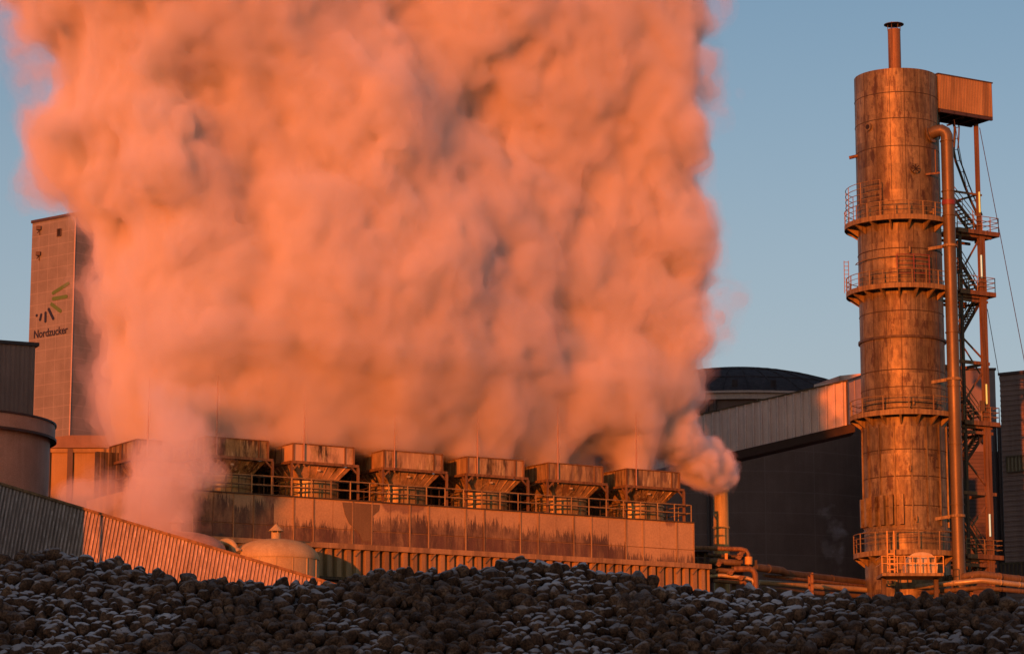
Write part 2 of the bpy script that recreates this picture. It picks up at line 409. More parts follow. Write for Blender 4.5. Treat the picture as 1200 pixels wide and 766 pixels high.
# ------------------------------------------------------------------ tall panelled silo tower with the emblem
def silo_tower():
    root = empty('silo_tower'); a = R(38)
    dA = Vector((-math.cos(a), math.sin(a), 0)); dB = Vector((math.sin(a), math.cos(a), 0))
    c = P(89, 252, 290); c.z = 0
    H = HZ(252, 290, 89)
    nA = Vector((-math.sin(a), -math.cos(a), 0)); nB = Vector((math.cos(a), -math.sin(a), 0))
    wA = (PP(37.5, 300, c, nA) - PP(88.3, 300, c, nA)); LA = Vector((wA.x, wA.y, 0)).length; LB = 7.0
    m = lines_mat('tower panels', (0.225, 0.235, 0.215), (0.33, 0.335, 0.31), 1.55, 1.28, dA, 0.07, amt=0.5)
    b = MB()
    p = [c, c + dB * LB, c + dB * LB + dA * LA, c + dA * LA]
    b.hexa(*p, *[q + Z3 * H for q in p])
    b.build('wall', m, root)
    k = MB(); e = 0.12
    q = [c - dA * e - dB * e, c + dB * (LB + e) - dA * e, c + dB * (LB + e) + dA * (LA + e), c + dA * (LA + e) - dB * e]
    k.hexa(*[v + Z3 * (H + 0.003) for v in q], *[v + Z3 * (H + 0.32) for v in q])
    k.build('coping', M['cap'], root)
    t = MB(); t.bar(c - nA * -0.03 + Z3 * 2, c - nA * -0.03 + Z3 * H, 0.12, 0.12); t.build('corner_trim', M['cornice'], root)
    def opening(px, py, w, h, nn, dd):
        o = PP(px, py, c, nn); f = MB()
        X = dd * (w / 2); Zv = Z3 * (h / 2)
        for s1, s2, ax, w1 in ((-1, 0, X, 0), (1, 0, X, 0)):
            f.bar(o + X * s1 - Zv + nn * .05, o + X * s1 + Zv + nn * .05, 0.07, 0.16)
        f.bar(o - X + Zv + nn * .05, o + X + Zv + nn * .05, 0.16, 0.07); f.bar(o - X - Zv + nn * .05, o + X - Zv + nn * .05, 0.16, 0.07)
        w_ = f.build('window', M['cap'], root)
        g_ = MB(); g_.hexa(*[o + X * i - Zv * 1 + nn * j for i, j in ((-1, .01), (1, .01), (1, .04), (-1, .04))], *[o + X * i + Zv + nn * j for i, j in ((-1, .01), (1, .01), (1, .04), (-1, .04))])
        g_.build('pane', M['black'], w_)
    opening(69.6, 272.5, .62, .78, nA, dA)
    opening(115, 275.5, .62, .78, nB, dB)
    for px, py in ((47, 267.5), (46.4, 297.5)):
        o = PP(px, py, c, nA); f = MB()
        f.box(o + nA * .2, (.5, .45, .42)); f.bar(o + Z3 * -.2, o + nA * .4 - Z3 * .6, .08); f.bar(o - Z3 * .75 + nA * .06, o + nA * .06, .1)
        f.build('floodlight', M['cap'], root)
    def capsule(mb, a_, b_, w):
        pts = []; d = (b_ - a_); L = d.length; d = d.normalized() if L > 1e-4 else dA
        s = nA.cross(d).normalized()
        for base, a0 in ((b_, -90), (a_, 90)):
            for i in range(9):
                th = R(a0 + 180 * i / 8)
                pts.append(base + d * (math.cos(th) * w / 2) + s * (math.sin(th) * w / 2))
        n = len(pts)
        mb.add([q + nA * .006 for q in pts] + [q + nA * .05 for q in pts], [tuple(range(n)), tuple(range(2 * n - 1, n - 1, -1))] + [(i, (i + 1) % n, n + (i + 1) % n, n + i) for i in range(n)])
    W = lambda x, y: PP(20 + x / 8.5125, 320 + y / 8.5125, c, nA)
    for x0, y0, x1, y1 in ((362, 198, 512, 104), (362, 256, 494, 233), (346, 310, 434, 378)):
        q = MB(); capsule(q, W(x0, y0), W(x1, y1), .40); q.build('emblem_bar', M['logo_green'], root)
    for x0, y0, x1, y1 in ((318, 360, 363, 454), (286, 396, 285, 480), (243, 415, 232, 464), (198.5, 422, 198, 423)):
        q = MB(); capsule(q, W(x0, y0), W(x1, y1), .33); q.build('emblem_bar', M['logo_navy'], root)
    cu = bpy.data.curves.new('lettering', 'FONT'); cu.body = 'Nordzucker'; cu.extrude = 0.02; cu.offset = 0.012
    to = bpy.data.objects.new('lettering_curve', cu); COL.objects.link(to)
    dg = bpy.context.evaluated_depsgraph_get()
    me = bpy.data.meshes.new_from_object(to.evaluated_get(dg)); COL.objects.unlink(to); bpy.data.objects.remove(to)
    xs = [v.co.x for v in me.vertices]; x0, x1 = min(xs), max(xs)
    pa, pb = W(170, 650), W(507, 606); Lw = Vector((pb.x - pa.x, pb.y - pa.y, 0)).length
    s = Lw / (x1 - x0)
    for v in me.vertices:
        v.co = pa + (-dA) * ((v.co.x - x0) * s) + Z3 * (v.co.y * s * 1.12) + nA * (.03 + v.co.z)
    me.materials.clear(); me.materials.append(M['logo_navy'])
    lo = bpy.data.objects.new('lettering', me); COL.objects.link(lo); lo.parent = root
    tag(root, 'tall square panelled tower with green and navy ray emblem and lettering', 'silo tower')
silo_tower()

# ------------------------------------------------------------------ grey drum silo and ribbed block beside it
def grey_silo():
    root = empty('storage_silo'); SY = 168; c = P(-80, 600, SY); c.z = 0
    Rr = 8.35 * SY / 190
    # the rim's side point: y about 497 at px 60
    zt = HZ(495, SY, 60); zb = HZ(513, SY, 60)
    b = MB(); b.lathe(c, [(Rr - .3, 0), (Rr - .3, zb)], 96); b.build('shell', M['grey_silo'], root)
    k = MB(); k.lathe(c, [(Rr - .3, zb), (Rr, zb), (Rr, zt - .12)], 96, smooth=False); k.build('rim_band', M['grey_silo'], root)
    t = MB(); t.lathe(c, [(Rr + .08, zt - .118), (Rr + .08, zt), (Rr - 1, zt + .05), (.1, zt + .8)], 96, smooth=False); t.lathe(c, [(Rr + .1, zb - .16), (Rr + .1, zb - .002), (Rr - .29, zb - .002)], 96, smooth=False)
    t.build('roof', M['cap'], root)
    tag(root, 'wide grey brown drum silo with banded rim below the ribbed block', 'silo')
grey_silo()
def ribbed_block():
    root = empty('silo_block'); Y = 232
    a = P(-60, 400, Y + 1.0); e = P(41.5, 405, Y + 4.2)
    zt = HZ(405.5, Y + 4.2, 42)
    a.z = e.z = 0; d = (e - a); L = d.length; d.normalize(); nn = Vector((d.y, -d.x, 0))
    b = MB(); b.ribbed(a, d, nn, Z3, L, zt, .42, .05, thick=7); b.build('cladding', M['block'], root)
    k = MB(); k.hexa(*[a + d * i + nn * j + Z3 * (zt + .003) for i, j in ((-.1, .2), (L + .3, .2), (L + .3, -7), (-.1, -7))], *[a + d * i + nn * j + Z3 * (zt + .3) for i, j in ((-.1, .2), (L + .3, .2), (L + .3, -7), (-.1, -7))])
    k.build('coping', M['cap'], root)
    tag(root, 'brown ribbed block with dark coping rising behind the grey drum silo', 'building')
ribbed_block()
def ochre_shed():
    root = empty('ochre_shed'); Y = 204.0
    x0, _ = XZ(40, 560, Y); x1, _ = XZ(176, 560, Y); zt = HZ(525, Y, 90); D = 9.0
    b = MB(); b.box(((x0 + x1) / 2, Y + D / 2, zt / 2), (x1 - x0, D, zt)); b.build('wall', M['orange_shed'], root)
    p = MB(); xm = (x0 + x1) / 2
    prof = [(x0 - .25, zt + .004), (x0 - .25, zt + .35), (x0 + 1.0, zt + .75), (x0 + 2.6, zt + .95), (x1 - 2.6, zt + .95), (x1 - 1.0, zt + .75), (x1 + .25, zt + .35), (x1 + .25, zt + .004)]
    n = len(prof); vv = [(x, y, z) for y in (Y - .3, Y + D + .3) for x, z in prof]
    p.add(vv, [tuple(range(n)), tuple(range(2 * n - 1, n - 1, -1))] + [(k, (k + 1) % n, n + (k + 1) % n, n + k) for k in range(n)])
    p.build('roof', M['hall_sheet'], root)
    for px, w, mt in ((82, .42, 'cap'), (122.5, .2, 'dark_steel'), (57, .2, 'dark_steel')):
        x, _ = XZ(px, 560, Y); t = MB(); t.bar((x, Y - .12, 0), (x, Y - .12, zt - .05), w, .2, up=(0, 1, 0)); t.build('downpipe', M[mt], root)
    t = MB(); t.bar((x0, Y - .1, zt - .18), (x1, Y - .1, zt - .18), .16, .3); t.build('eaves_trim', M['orange_shed'], root)
    tag(root, 'ochre shed with dark rounded roof at the foot of the panelled tower', 'shed')
ochre_shed()

# ------------------------------------------------------------------ domed sugar silo
def domed_silo():
    root = empty('domed_silo'); Y = 262; c = P(862, 480, Y); c.z = 0
    Rr = 187 * 267 / 3200; ze = HZ(486, Y, 862); zt = HZ(435, Y, 862)
    m = lines_mat('silo wall courses', (0.165, 0.112, 0.09), (0.22, 0.16, 0.135), 4.6, 1.9, (1, 0, 0), 0.09, rough=0.8, amt=0.4)
    n, l = m.node_tree.nodes, m.node_tree.links
    b = MB(); b.lathe(c, [(Rr - .4, 0), (Rr - .4, ze - .75)], 128); b.build('wall', m, root)
    k = MB(); k.lathe(c, [(Rr - .4, ze - .75), (Rr - .05, ze - .75), (Rr - .05, ze - .2), (Rr + .2, ze - .2), (Rr + .2, ze)], 128, smooth=False); k.build('cornice', M['cornice'], root)
    prof = []
    for i in range(17):
        r = (Rr + .2) * (1 - i / 16); prof.append((max(r, .05), ze + (zt - ze) * (1 - (r / (Rr + .2)) ** 2)))
    d = MB(); d.lathe(c, prof, 128)
    d.build('roof', M['silo_roof'], root)
    s = MB()
    for i in range(40):
        a = 2 * math.pi * i / 40
        s.tube([c + Vector((math.cos(a) * r, math.sin(a) * r, z + .04)) for r, z in prof[:-2:2]], .06, 5, caps=False)
    for j in (4, 8, 11):
        r, z = prof[j]
        s.tube([c + Vector((math.cos(a) * r, math.sin(a) * r, z + .03)) for a in np.linspace(0, 2 * math.pi, 97)], .05, 5, caps=False)
    s.build('roof_seam', M['silo_roof'], root)
    for px in (824, 815.5):
        a = math.asin(((px - 862) / 187.0)); q = c + Vector((math.sin(a), -math.cos(a), 0)) * (Rr - .25)
        t = MB(); t.tube([q, q + Z3 * (ze - .8)], .16, 8); t.build('downpipe', M['cap'], root)
    for px in (846, 891):
        a = math.asin((px - 862) / 187.0); q = c + Vector((math.sin(a), -math.cos(a), 0)) * (Rr - .9) + Z3 * (ze + .75)
        t = MB(); t.box(q, (.5, .5, .7)); t.build('roof_vent', M['silo_roof'], root)
    a = math.asin((875 - 862) / 187.0); q = c + Vector((math.sin(a), -math.cos(a), 0)) * (Rr - .36); q.z = HZ(469, Y - Rr, 875)
    t = MB(); t.box(q, (.75, .2, 1.1)); w = t.build('window', M['cornice'], root)
    t = MB(); t.box(q + Vector((0, -.1, 0)), (.55, .06, .9)); t.build('pane', M['window'], w)
    tag(root, 'huge dark round silo with shallow black domed roof and pale cornice', 'silo')
domed_silo()

# ------------------------------------------------------------------ inclined conveyor bridge to the kiln
def conveyor_bridge():
    root = empty('conveyor_bridge'); Y = 201
    a = P(742, 504.5, Y); b_ = P(992, 446.5, Y); e = P(1022, 436, Y + 3.2)
    Hh = 3.28; D = 2.8
    d = (b_ - a); L = d.length; d.normalize(); up = Z3; w = Vector((0, -1, 0))
    s = MB(); s.ribbed(a - Z3 * Hh, d, w, up, L, Hh, .62, .11, duty=.7, thick=D); s.build('cladding', M['bridge_sheet'], root)
    d2 = (e - b_); L2 = d2.length; d2.normalize(); w2 = Vector((d2.y, -d2.x, 0)).normalized()
    s = MB(); s.ribbed(b_ + d * .02 - Z3 * Hh, d2, w2, up, L2, Hh, 1.4, .04, duty=.92, thick=D); s.build('end_cladding', M['bridge_sheet'], root)
    u = MB(); q = -Z3 * (Hh + .62)
    o0, o1 = a + d * .5, b_ + d * .6
    u.hexa(*[o + q + Vector((0, y, 0)) for o, y in ((o0, .2), (o1, .2), (o1, D - .2), (o0, D - .2))], *[o - Z3 * (Hh + .006) + Vector((0, y, 0)) for o, y in ((o0, .0), (o1, .0), (o1, D), (o0, D))])
    u.build('underside', M['cap'], root)
    k = MB(); k.bar(a + Z3 * .05 + w * .08, b_ + Z3 * .05 + w * .08, .14, .1); k.bar(b_ + Z3 * .05 + w2 * .08, e + Z3 * .05 + w2 * .08, .14, .1); k.build('roof_edge', M['dark_steel'], root)
    j = MB(); j.bar(b_ + w * .09 - Z3 * Hh, b_ + w * .09, .12, .1, up=(0, 1, 0)); j.build('joint_strip', M['cap'], root)
    for t in (.04,):
        p = a + d * (L * t) - Z3 * Hh; q = MB()
        for y in (.3, D - .3): q.bar((p.x, p.y + y, 0), (p.x, p.y + y, p.z - .5), .4)
        q.build('trestle', M['dark_steel'], root)
    tag(root, 'pale ribbed conveyor bridge climbing past the dark domed silo to the kiln', 'conveyor bridge')
conveyor_bridge()

# ------------------------------------------------------------------ buildings behind the kiln
def grey_annex():
    root = empty('annex_building'); Y = 244
    x0, _ = XZ(1095, 500, Y); x1, _ = XZ(1168, 500, Y); zt = HZ(433.5, Y, 1140); zm = HZ(529, Y, 1140)
    b = MB(); b.box(((x0 + x1) / 2, Y + 5, (zt + zm) / 2), (x1 - x0, 10, zt - zm)); b.build('upper_wall', lines_mat('annex panels', (0.2, 0.18, 0.178), (0.16, 0.145, 0.14), 1.1, 30, (1, 0, 0), .04, amt=.4), root)
    b = MB(); b.box(((x0 + x1) / 2, Y + 5, zm / 2 - .002), (x1 - x0 + .3, 10.4, zm - .004)); b.build('lower_wall', lines_mat('annex cladding', (0.11, 0.09, 0.085), (0.05, 0.042, 0.04), 40, .34, (1, 0, 0), .1, amt=.7), root)
    for py in (560,):
        xa, z = XZ(1142, py - 12, Y); xb, z2 = XZ(1152, py, Y)
    k = MB(); k.box(((x0 + x1) / 2, Y + 5, zt + .1), (x1 - x0 + .2, 10.2, .19)); k.build('coping', M['cap'], root)
    for px in (1168.5, 1174):
        x, _ = XZ(px, 600, Y - 6); p = MB(); p.tube([(x, Y - 6, 0), (x, Y - 6, HZ(498, Y - 6, px))], .2, 8); p.build('downpipe', M['cap'], root)
    tag(root, 'grey annex with dark lower cladding seen through the stair tower', 'building')
grey_annex()
def dark_hall():
    root = empty('factory_hall'); a_ = P(1171.5, 440, 226); a_.z = 0
    d = Vector((.80, -.60, 0)); L = 14.0; nn = Vector((d.y, -d.x, 0)); H = HZ(440, 226, 1171)
    # sheet with level ribs: a sawtooth profile drawn up the wall
    b = MB(); z = 0.0; prof = []
    per = .42
    while z < H - per:
        prof += [(z, 0), (z + per * .55, 0.0), (z + per * .62, .06), (z + per * .93, .06)]; z += per
    prof.append((H, 0))
    vv = []
    for zz, dd in prof:
        vv += [a_ + nn * dd + Z3 * zz, a_ + d * L + nn * dd + Z3 * zz]
    b.add(vv, [(2 * i, 2 * i + 1, 2 * i + 3, 2 * i + 2) for i in range(len(prof) - 1)])
    q = [a_ - nn * .01, a_ + d * L - nn * .01, a_ + d * L - nn * 12, a_ - nn * 12]
    b.hexa(*q, *[v + Z3 * H for v in q]); b.build('cladding', M['hall_sheet'], root)
    k = MB(); q = [a_ - d * .1 + nn * .15, a_ + d * L + nn * .15, a_ + d * L - nn * 12, a_ - d * .1 - nn * 12]
    k.hexa(*[v + Z3 * (H + .004) for v in q], *[v + Z3 * (H + .22) for v in q]); k.build('coping', M['cap'], root)
    for (x0, y0, x1, y1, nm, mt) in ((1180, 535, 1206, 553, 'window', 'window'), (1174, 660, 1203, 677, 'gate', 'cap')):
        p0 = PP(x0, y1, a_ + nn * .08, nn); p1 = PP(x1, y1, a_ + nn * .08, nn); zt = PP(x0, y0, a_ + nn * .08, nn).z
        p1.z = p0.z; w = MB(); w.hexa(p0, p1, p1 - nn * .05, p0 - nn * .05, *[Vector((v.x, v.y, zt)) for v in (p0, p1, p1 - nn * .05, p0 - nn * .05)])
        o = w.build(nm, M[mt], root)
        f = MB()
        for i in range(7):
            q = p0 + (p1 - p0) * (i / 6); f.bar(q + nn * .05, Vector((q.x, q.y, zt)) + nn * .05, .09)
        f.bar(p0 + nn * .05, p1 + nn * .05, .12); f.bar(Vector((p0.x, p0.y, zt)) + nn * .05, Vector((p1.x, p1.y, zt)) + nn * .05, .12)
        f.build('frame', M['dark_steel'], o)
    tag(root, 'dark hall of level ribbed sheet standing behind the stair tower', 'factory hall')
dark_hall()
# ------------------------------------------------------------------ the kiln
KY = 196.0
KC = P(1057.0, 393, KY); KC.z = 0
KR = 3.05
def kz(py): return HZ(py, KY, 1057)
def kp(ang, r, z):
    """point round the kiln; angle 0 faces the camera, positive to the right"""
    a = R(ang); return Vector((KC.x + math.sin(a) * r, KC.y - math.cos(a) * r, z))
def ring(mb, r, z, a0, a1, tr, step=5, n=5):
    k = max(2, int(abs(a1 - a0) / step)); mb.tube([kp(a0 + (a1 - a0) * i / k, r, z) for i in range(k + 1)], tr, n)
def deck(mb, r0, r1, z0, z1, a0, a1, step=5):
    k = max(2, int(abs(a1 - a0) / step))
    for i in range(k):
        b0, b1 = a0 + (a1 - a0) * i / k, a0 + (a1 - a0) * (i + 1) / k
        mb.hexa(kp(b0, r0, z0), kp(b0, r1, z0), kp(b1, r1, z0), kp(b1, r0, z0), kp(b0, r0, z1), kp(b0, r1, z1), kp(b1, r1, z1), kp(b1, r0, z1))

def kiln():
    root = empty('lime_kiln', KC)
    def B(mb, nm, mt, par=root):
        o = mb.build(nm, M[mt] if isinstance(mt, str) else mt); o.parent = par
        o.matrix_parent_inverse = Matrix.Translation(-KC) if par is root else Matrix.Identity(4)
        return o
    zt = kz(92.5)
    b = MB(); b.lathe(KC, [(KR, 0), (KR, zt), (KR - .12, zt), (KR - .12, zt - .6), (.1, zt - .2)], 96); 
    B(b, 'shell', 'kiln')
    # weld seams, stiffening hoops
    s = MB()
    for py, r in ((120, .012), (150, .012), (182, .012), (300, .02), (372, .015), (440, .02), (460, .012), (532, .02), (563, .02), (597, .018)):
        ring(s, KR + .002, kz(py), 0, 360, r + .016, 4, 4)
    for k in range(9):
        a = -80 + 20 * k + 3
        s.tube([kp(a, KR + .002, kz(250)), kp(a, KR + .002, zt)], .02, 4)
        s.tube([kp(a + 8, KR + .002, kz(480)), kp(a + 8, KR + .002, kz(272))], .02, 4)
    B(s, 'weld_seam', 'dark_steel')
    h = MB()
    deck(h, KR - .01, KR + .13, kz(402) - .09, kz(402) + .09, 0, 360, 4); B(h, 'stiffener_hoop', 'dark_steel')
    h = MB(); deck(h, KR - .01, KR + .10, kz(624) - .07, kz(624) + .07, 0, 360, 4); B(h, 'stiffener_hoop', 'kiln')
    # stiffening ribs under the third walkway and the fins low down
    f = MB()
    for a in range(-88, 92, 22): f.bar(kp(a, KR + .05, kz(620)), kp(a, KR + .05, kz(502)), .10, .12, up=kp(a, 1, 0) - KC)
    B(f, 'shell_rib', 'kiln')
    for i, a in enumerate((-84, -68, -52, -39, -27, -14)):
        f = MB(); z0, z1 = kz(619), kz(586 + i * -.4)
        f.hexa(kp(a - 2.5, KR, z0), kp(a - 2.5, KR + .34, z0), kp(a + 2.5, KR + .34, z0), kp(a + 2.5, KR, z0), kp(a - 2.5, KR, z1), kp(a - 2.5, KR + .34, z1), kp(a + 2.5, KR + .34, z1), kp(a + 2.5, KR, z1))
        B(f, 'fin', 'kiln')
    # inspection ports
    for px, py, r in ((1016.5, 147, .30), (1066.5, 199, .34)):
        a = math.degrees(math.asin((px - 1053.5) / 48.8)); z = kz(py + 10)
        p = MB(); p.tube([kp(a, KR - .05, z), kp(a, KR + .16, z)], [r, r], 20); o = B(p, 'inspection_port', 'kiln')
        q = MB()
        if r < .32: q.tube([kp(a, KR + .161, z), kp(a, KR + .175, z)], r * .6, 16)
        else:
            for t in range(4):
                th = R(45 * t); u = Vector((math.cos(R(a)), math.sin(R(a)), 0)); c = kp(a, KR + .18, z)
                q.bar(c - (u * math.cos(th) + Z3 * math.sin(th)) * r, c + (u * math.cos(th) + Z3 * math.sin(th)) * r, .05)
        B(q, 'port_cover', 'black', o)
    p = MB(); p.tube([kp(-82, KR - .1, kz(184)), kp(-86, KR + .55, kz(186))], .13, 8); B(p, 'nozzle', 'rust_steel')
    # top vent
    vx = KC.x + P(1057, 60, KY).x - P(1051.3, 60, KY).x - .36; c = Vector((KC.x - .02, KC.y, 0))
    ztop = kz(35)
    v = MB(); v.lathe(c, [(.47, zt - .4), (.47, ztop), (.43, ztop), (.43, ztop - .5)], 24); vo = B(v, 'vent_pipe', 'rust_steel')
    k = MB(); k.lathe(c, [(.1, ztop + .30), (.74, ztop + .36), (.74, ztop + .40), (.05, ztop + .56)], 28)
    for a in range(0, 360, 60): k.bar(c + Vector((math.cos(R(a)) * .46, math.sin(R(a)) * .46, ztop - .1)), c + Vector((math.cos(R(a)) * .46, math.sin(R(a)) * .46, ztop + .5)), .05)
    B(k, 'rain_cap', 'dark_steel', vo)
    # walkways
    def walkway(py, rad, a0, a1, rails=3, hh=1.12, nbr=15):
        z = kz(py); d = MB()
        deck(d, KR + .06, rad, z - .10, z, a0, a1)
        deck(d, rad - .04, rad + .03, z - .24, z + .12, a0, a1)
        k = int((a1 - a0) / 20)
        for i in range(k + 1):
            a = a0 + (a1 - a0) * i / k
            w = 1.1
            tri = lambda aa: [kp(aa, KR + .01, z - .11), kp(aa, rad - .06, z - .11), kp(aa, rad - .06, z - .26), kp(aa, KR + .01, z - .85)]
            p, q = tri(a - w), tri(a + w); d.add(p + q, [(0, 1, 2, 3), (7, 6, 5, 4), (0, 4, 5, 1), (1, 5, 6, 2), (2, 6, 7, 3), (3, 7, 4, 0)])
        o = B(d, 'walkway', 'rail')
        r = MB()
        for i in range(rails): ring(r, rad, z + hh - i * .36, a0, a1, .032 if i == 0 else .022)
        k = int((a1 - a0) / nbr)
        for i in range(k + 1):
            a = a0 + (a1 - a0) * i / k; r.bar(kp(a, rad, z - .2), kp(a, rad, z + hh), .07)
        B(r, 'railing', 'rail', o)
        return o, z
    o, z = walkway(266, 3.97, -150, 48)
    r = MB()
    for i in range(4): ring(r, 3.86, z + 1.5 + i * .42, -128, -28, .028)
    for a in (-128, -103, -78, -53, -28): r.bar(kp(a, 3.86, z + 1), kp(a, 3.86, z + 2.78), .05)
    B(r, 'upper_guard', 'rail', o)
    o, z = walkway(344.5, 3.95, -150, 50)
    r = MB()
    for i in range(5): ring(r, 3.5, z + .9 + i * .34, -12, 28, .03)
    for a in (-12, 8, 28): r.bar(kp(a, 3.5, z), kp(a, 3.5, z + 2.28), .06)
    B(r, 'upper_guard', 'red', o)
    l = MB()
    for s_ in (-.16, .16):
        q = kp(-92, 3.93, z + .1) + Vector((s_, 0, 0)); l.bar(q, q + Z3 * 2.4, .05)
    for i in range(8): q = kp(-92, 3.93, z + .3 + i * .3); l.bar(q - Vector((.16, 0, 0)), q + Vector((.16, 0, 0)), .04)
    B(l, 'short_ladder', 'rail', o)
    walkway(490, 3.88, -140, 52, rails=2, hh=1.15, nbr=26)
    walkway(651, 3.83, -140, 52, rails=3, hh=1.45, nbr=24)
    for py, a1, tr in ((310, 35, .035), (478, 48, .03), (484, 48, .03)):
        r = MB(); ring(r, KR + .2, kz(py), -92, a1, tr)
        for a in range(-90, a1, 30): r.bar(kp(a, KR - .02, kz(py)), kp(a, KR + .22, kz(py)), .05)
        B(r, 'spray_pipe', 'rail')
    for a, z in ((4, kz(303)), (40, kz(257)), (4, kz(478)), (4, kz(613)), (-2, kz(555))):
        v = MB(); v.tube([kp(a, KR, z), kp(a, KR + .28, z)], .10, 8); v.tube([kp(a, KR + .28, z - .22), kp(a, KR + .28, z + .22)], .075, 8); B(v, 'valve', 'rail')
    # downcomer
    pa = 50.0; pr = 4.22; pz = kz(172)
    top = kp(pa, pr, pz)
    pts = [kp(45, KR - .1, kz(166)), kp(46, KR + .45, kz(163.5)), kp(48, KR + .82, kz(163)), kp(49.5, pr - .12, kz(165.5)), kp(pa, pr, kz(170)), kp(pa, pr, kz(176)), kp(pa, pr, 0)]
    p = MB(); p.tube(pts, .45, 24); po = B(p, 'downcomer_pipe', 'pipe_steel')
    fl = MB(); fl.tube([kp(45, KR - .02, kz(166)), kp(45.2, KR + .1, kz(165.6))], .66, 24); B(fl, 'pipe_flange', 'kiln', po)
    for py in (176, 234, 262, 397, 459, 526, 596):
        f = MB(); z = kz(py); q = kp(pa, pr, 0); f.lathe(q, [(.485, z - .03), (.515, z - .03), (.515, z + .03), (.485, z + .03)], 24, smooth=False); B(f, 'pipe_flange', 'pipe_steel', po)
    for py in (297, 451, 609):
        f = MB(); z = kz(py); q = kp(pa, pr, 0); f.lathe(q, [(.49, z - .09), (.55, z - .09), (.55, z + .09), (.49, z + .09)], 24, smooth=False)
        f.bar(kp(33, KR - .1, z - .2), kp(pa - 2, pr - .45, z), .16, .22)
        B(f, 'pipe_clamp', 'rail', po)
    f = MB(); q = kp(pa, pr, 0); f.lathe(q, [(.486, kz(250)), (.492, kz(250)), (.492, kz(244.5)), (.486, kz(244.5))], 24); B(f, 'red_band', 'red', po)
    l = MB(); l.bar(kp(32, KR + .05, kz(214)), kp(46, pr - .5, kz(212)), .09, .14); l.tube([kp(41, KR + .55, kz(212)), kp(41, KR + .55, kz(186))], .05, 6); B(l, 'lamp_bracket', 'rust_steel')
    # dark marks where plates were patched
    for a, py, w, h in ((30, 540, 8, .18), (36, 543, 5, .12), (40, 553, 4, .1)):
        q = MB(); deck(q, KR + .004, KR + .016, kz(py), kz(py) + h, a - w, a + w, 2); B(q, 'patch_plate', 'dark_steel')
    # ladder from the lowest walkway
    l = MB(); z0, z1 = kz(690), kz(628)
    X0, X1 = P(1040.5, 650, KY - 4.2).x, P(1048.5, 650, KY - 4.2).x; y = KC.y - 3.95
    for x in (X0, X1): l.bar((x, y, z0), (x, y, z1), .09)
    z = z0
    while z < kz(650): l.bar((X0, y, z), (X1, y, z), .07, .1); z += .36
    B(l, 'ladder', 'yellow')
    tag(root, 'tall rusty steel kiln with ring walkways, top vent and long side pipe', 'kiln')
    return root
kiln()

# ------------------------------------------------------------------ skip house at the top
def skip_house():
    p0 = P(1099.8, 107, 195.2); nn = Vector((U3.y, -U3.x, 0))
    p1 = PP(1162.8, 118, p0, nn); L = (Vector((p1.x, p1.y, 0)) - Vector((p0.x, p0.y, 0))).length
    z1 = PP(1100, 87.3, p0, nn).z; z0 = PP(1100, 126.8, p0, nn).z
    root = empty('skip_house', (p0.x, p0.y, z0)); loc = Vector(root.location)
    o = Vector((p0.x, p0.y, z0)) - loc
    b = MB(); b.ribbed(o, U3, nn, Z3, L, z1 - z0, .155, .035, thick=2.6); b.build('cladding', M['beam_sheet'], root)
    k = MB(); q = [o - nn * -.06 - U3 * .05, o + nn * .06 + U3 * (L + .06), o - nn * 2.7 + U3 * (L + .06), o - nn * 2.7 - U3 * .05]
    k.hexa(*[v + Z3 * (z1 - z0 + .003) for v in q], *[v + Z3 * (z1 - z0 + .1) for v in q]); k.build('roof', M['dark_steel'], root)
    f = MB(); f.bar(o + U3 * .1 - Z3 * .13 - nn * .1, o + U3 * L - Z3 * .13 - nn * .1, .2, .24); f.bar(o + U3 * .1 - Z3 * .13 - nn * 2.4, o + U3 * L - Z3 * .13 - nn * 2.4, .2, .24)
    for t in np.linspace(.3, L - .2, 5): f.bar(o + U3 * t - Z3 * .13, o + U3 * t - nn * 2.5 - Z3 * .13, .15, .2)
    f.build('floor_beam', M['cap'], root)
    m = MB(); m.box(o + U3 * .45 - nn * 1.2 - Z3 * 1.15, (.8, .9, 1.9)); m.build('chute', M['cap'], root)
    tag(root, 'ribbed brown box house jutting from the kiln top on a slim post', 'skip house')
skip_house()

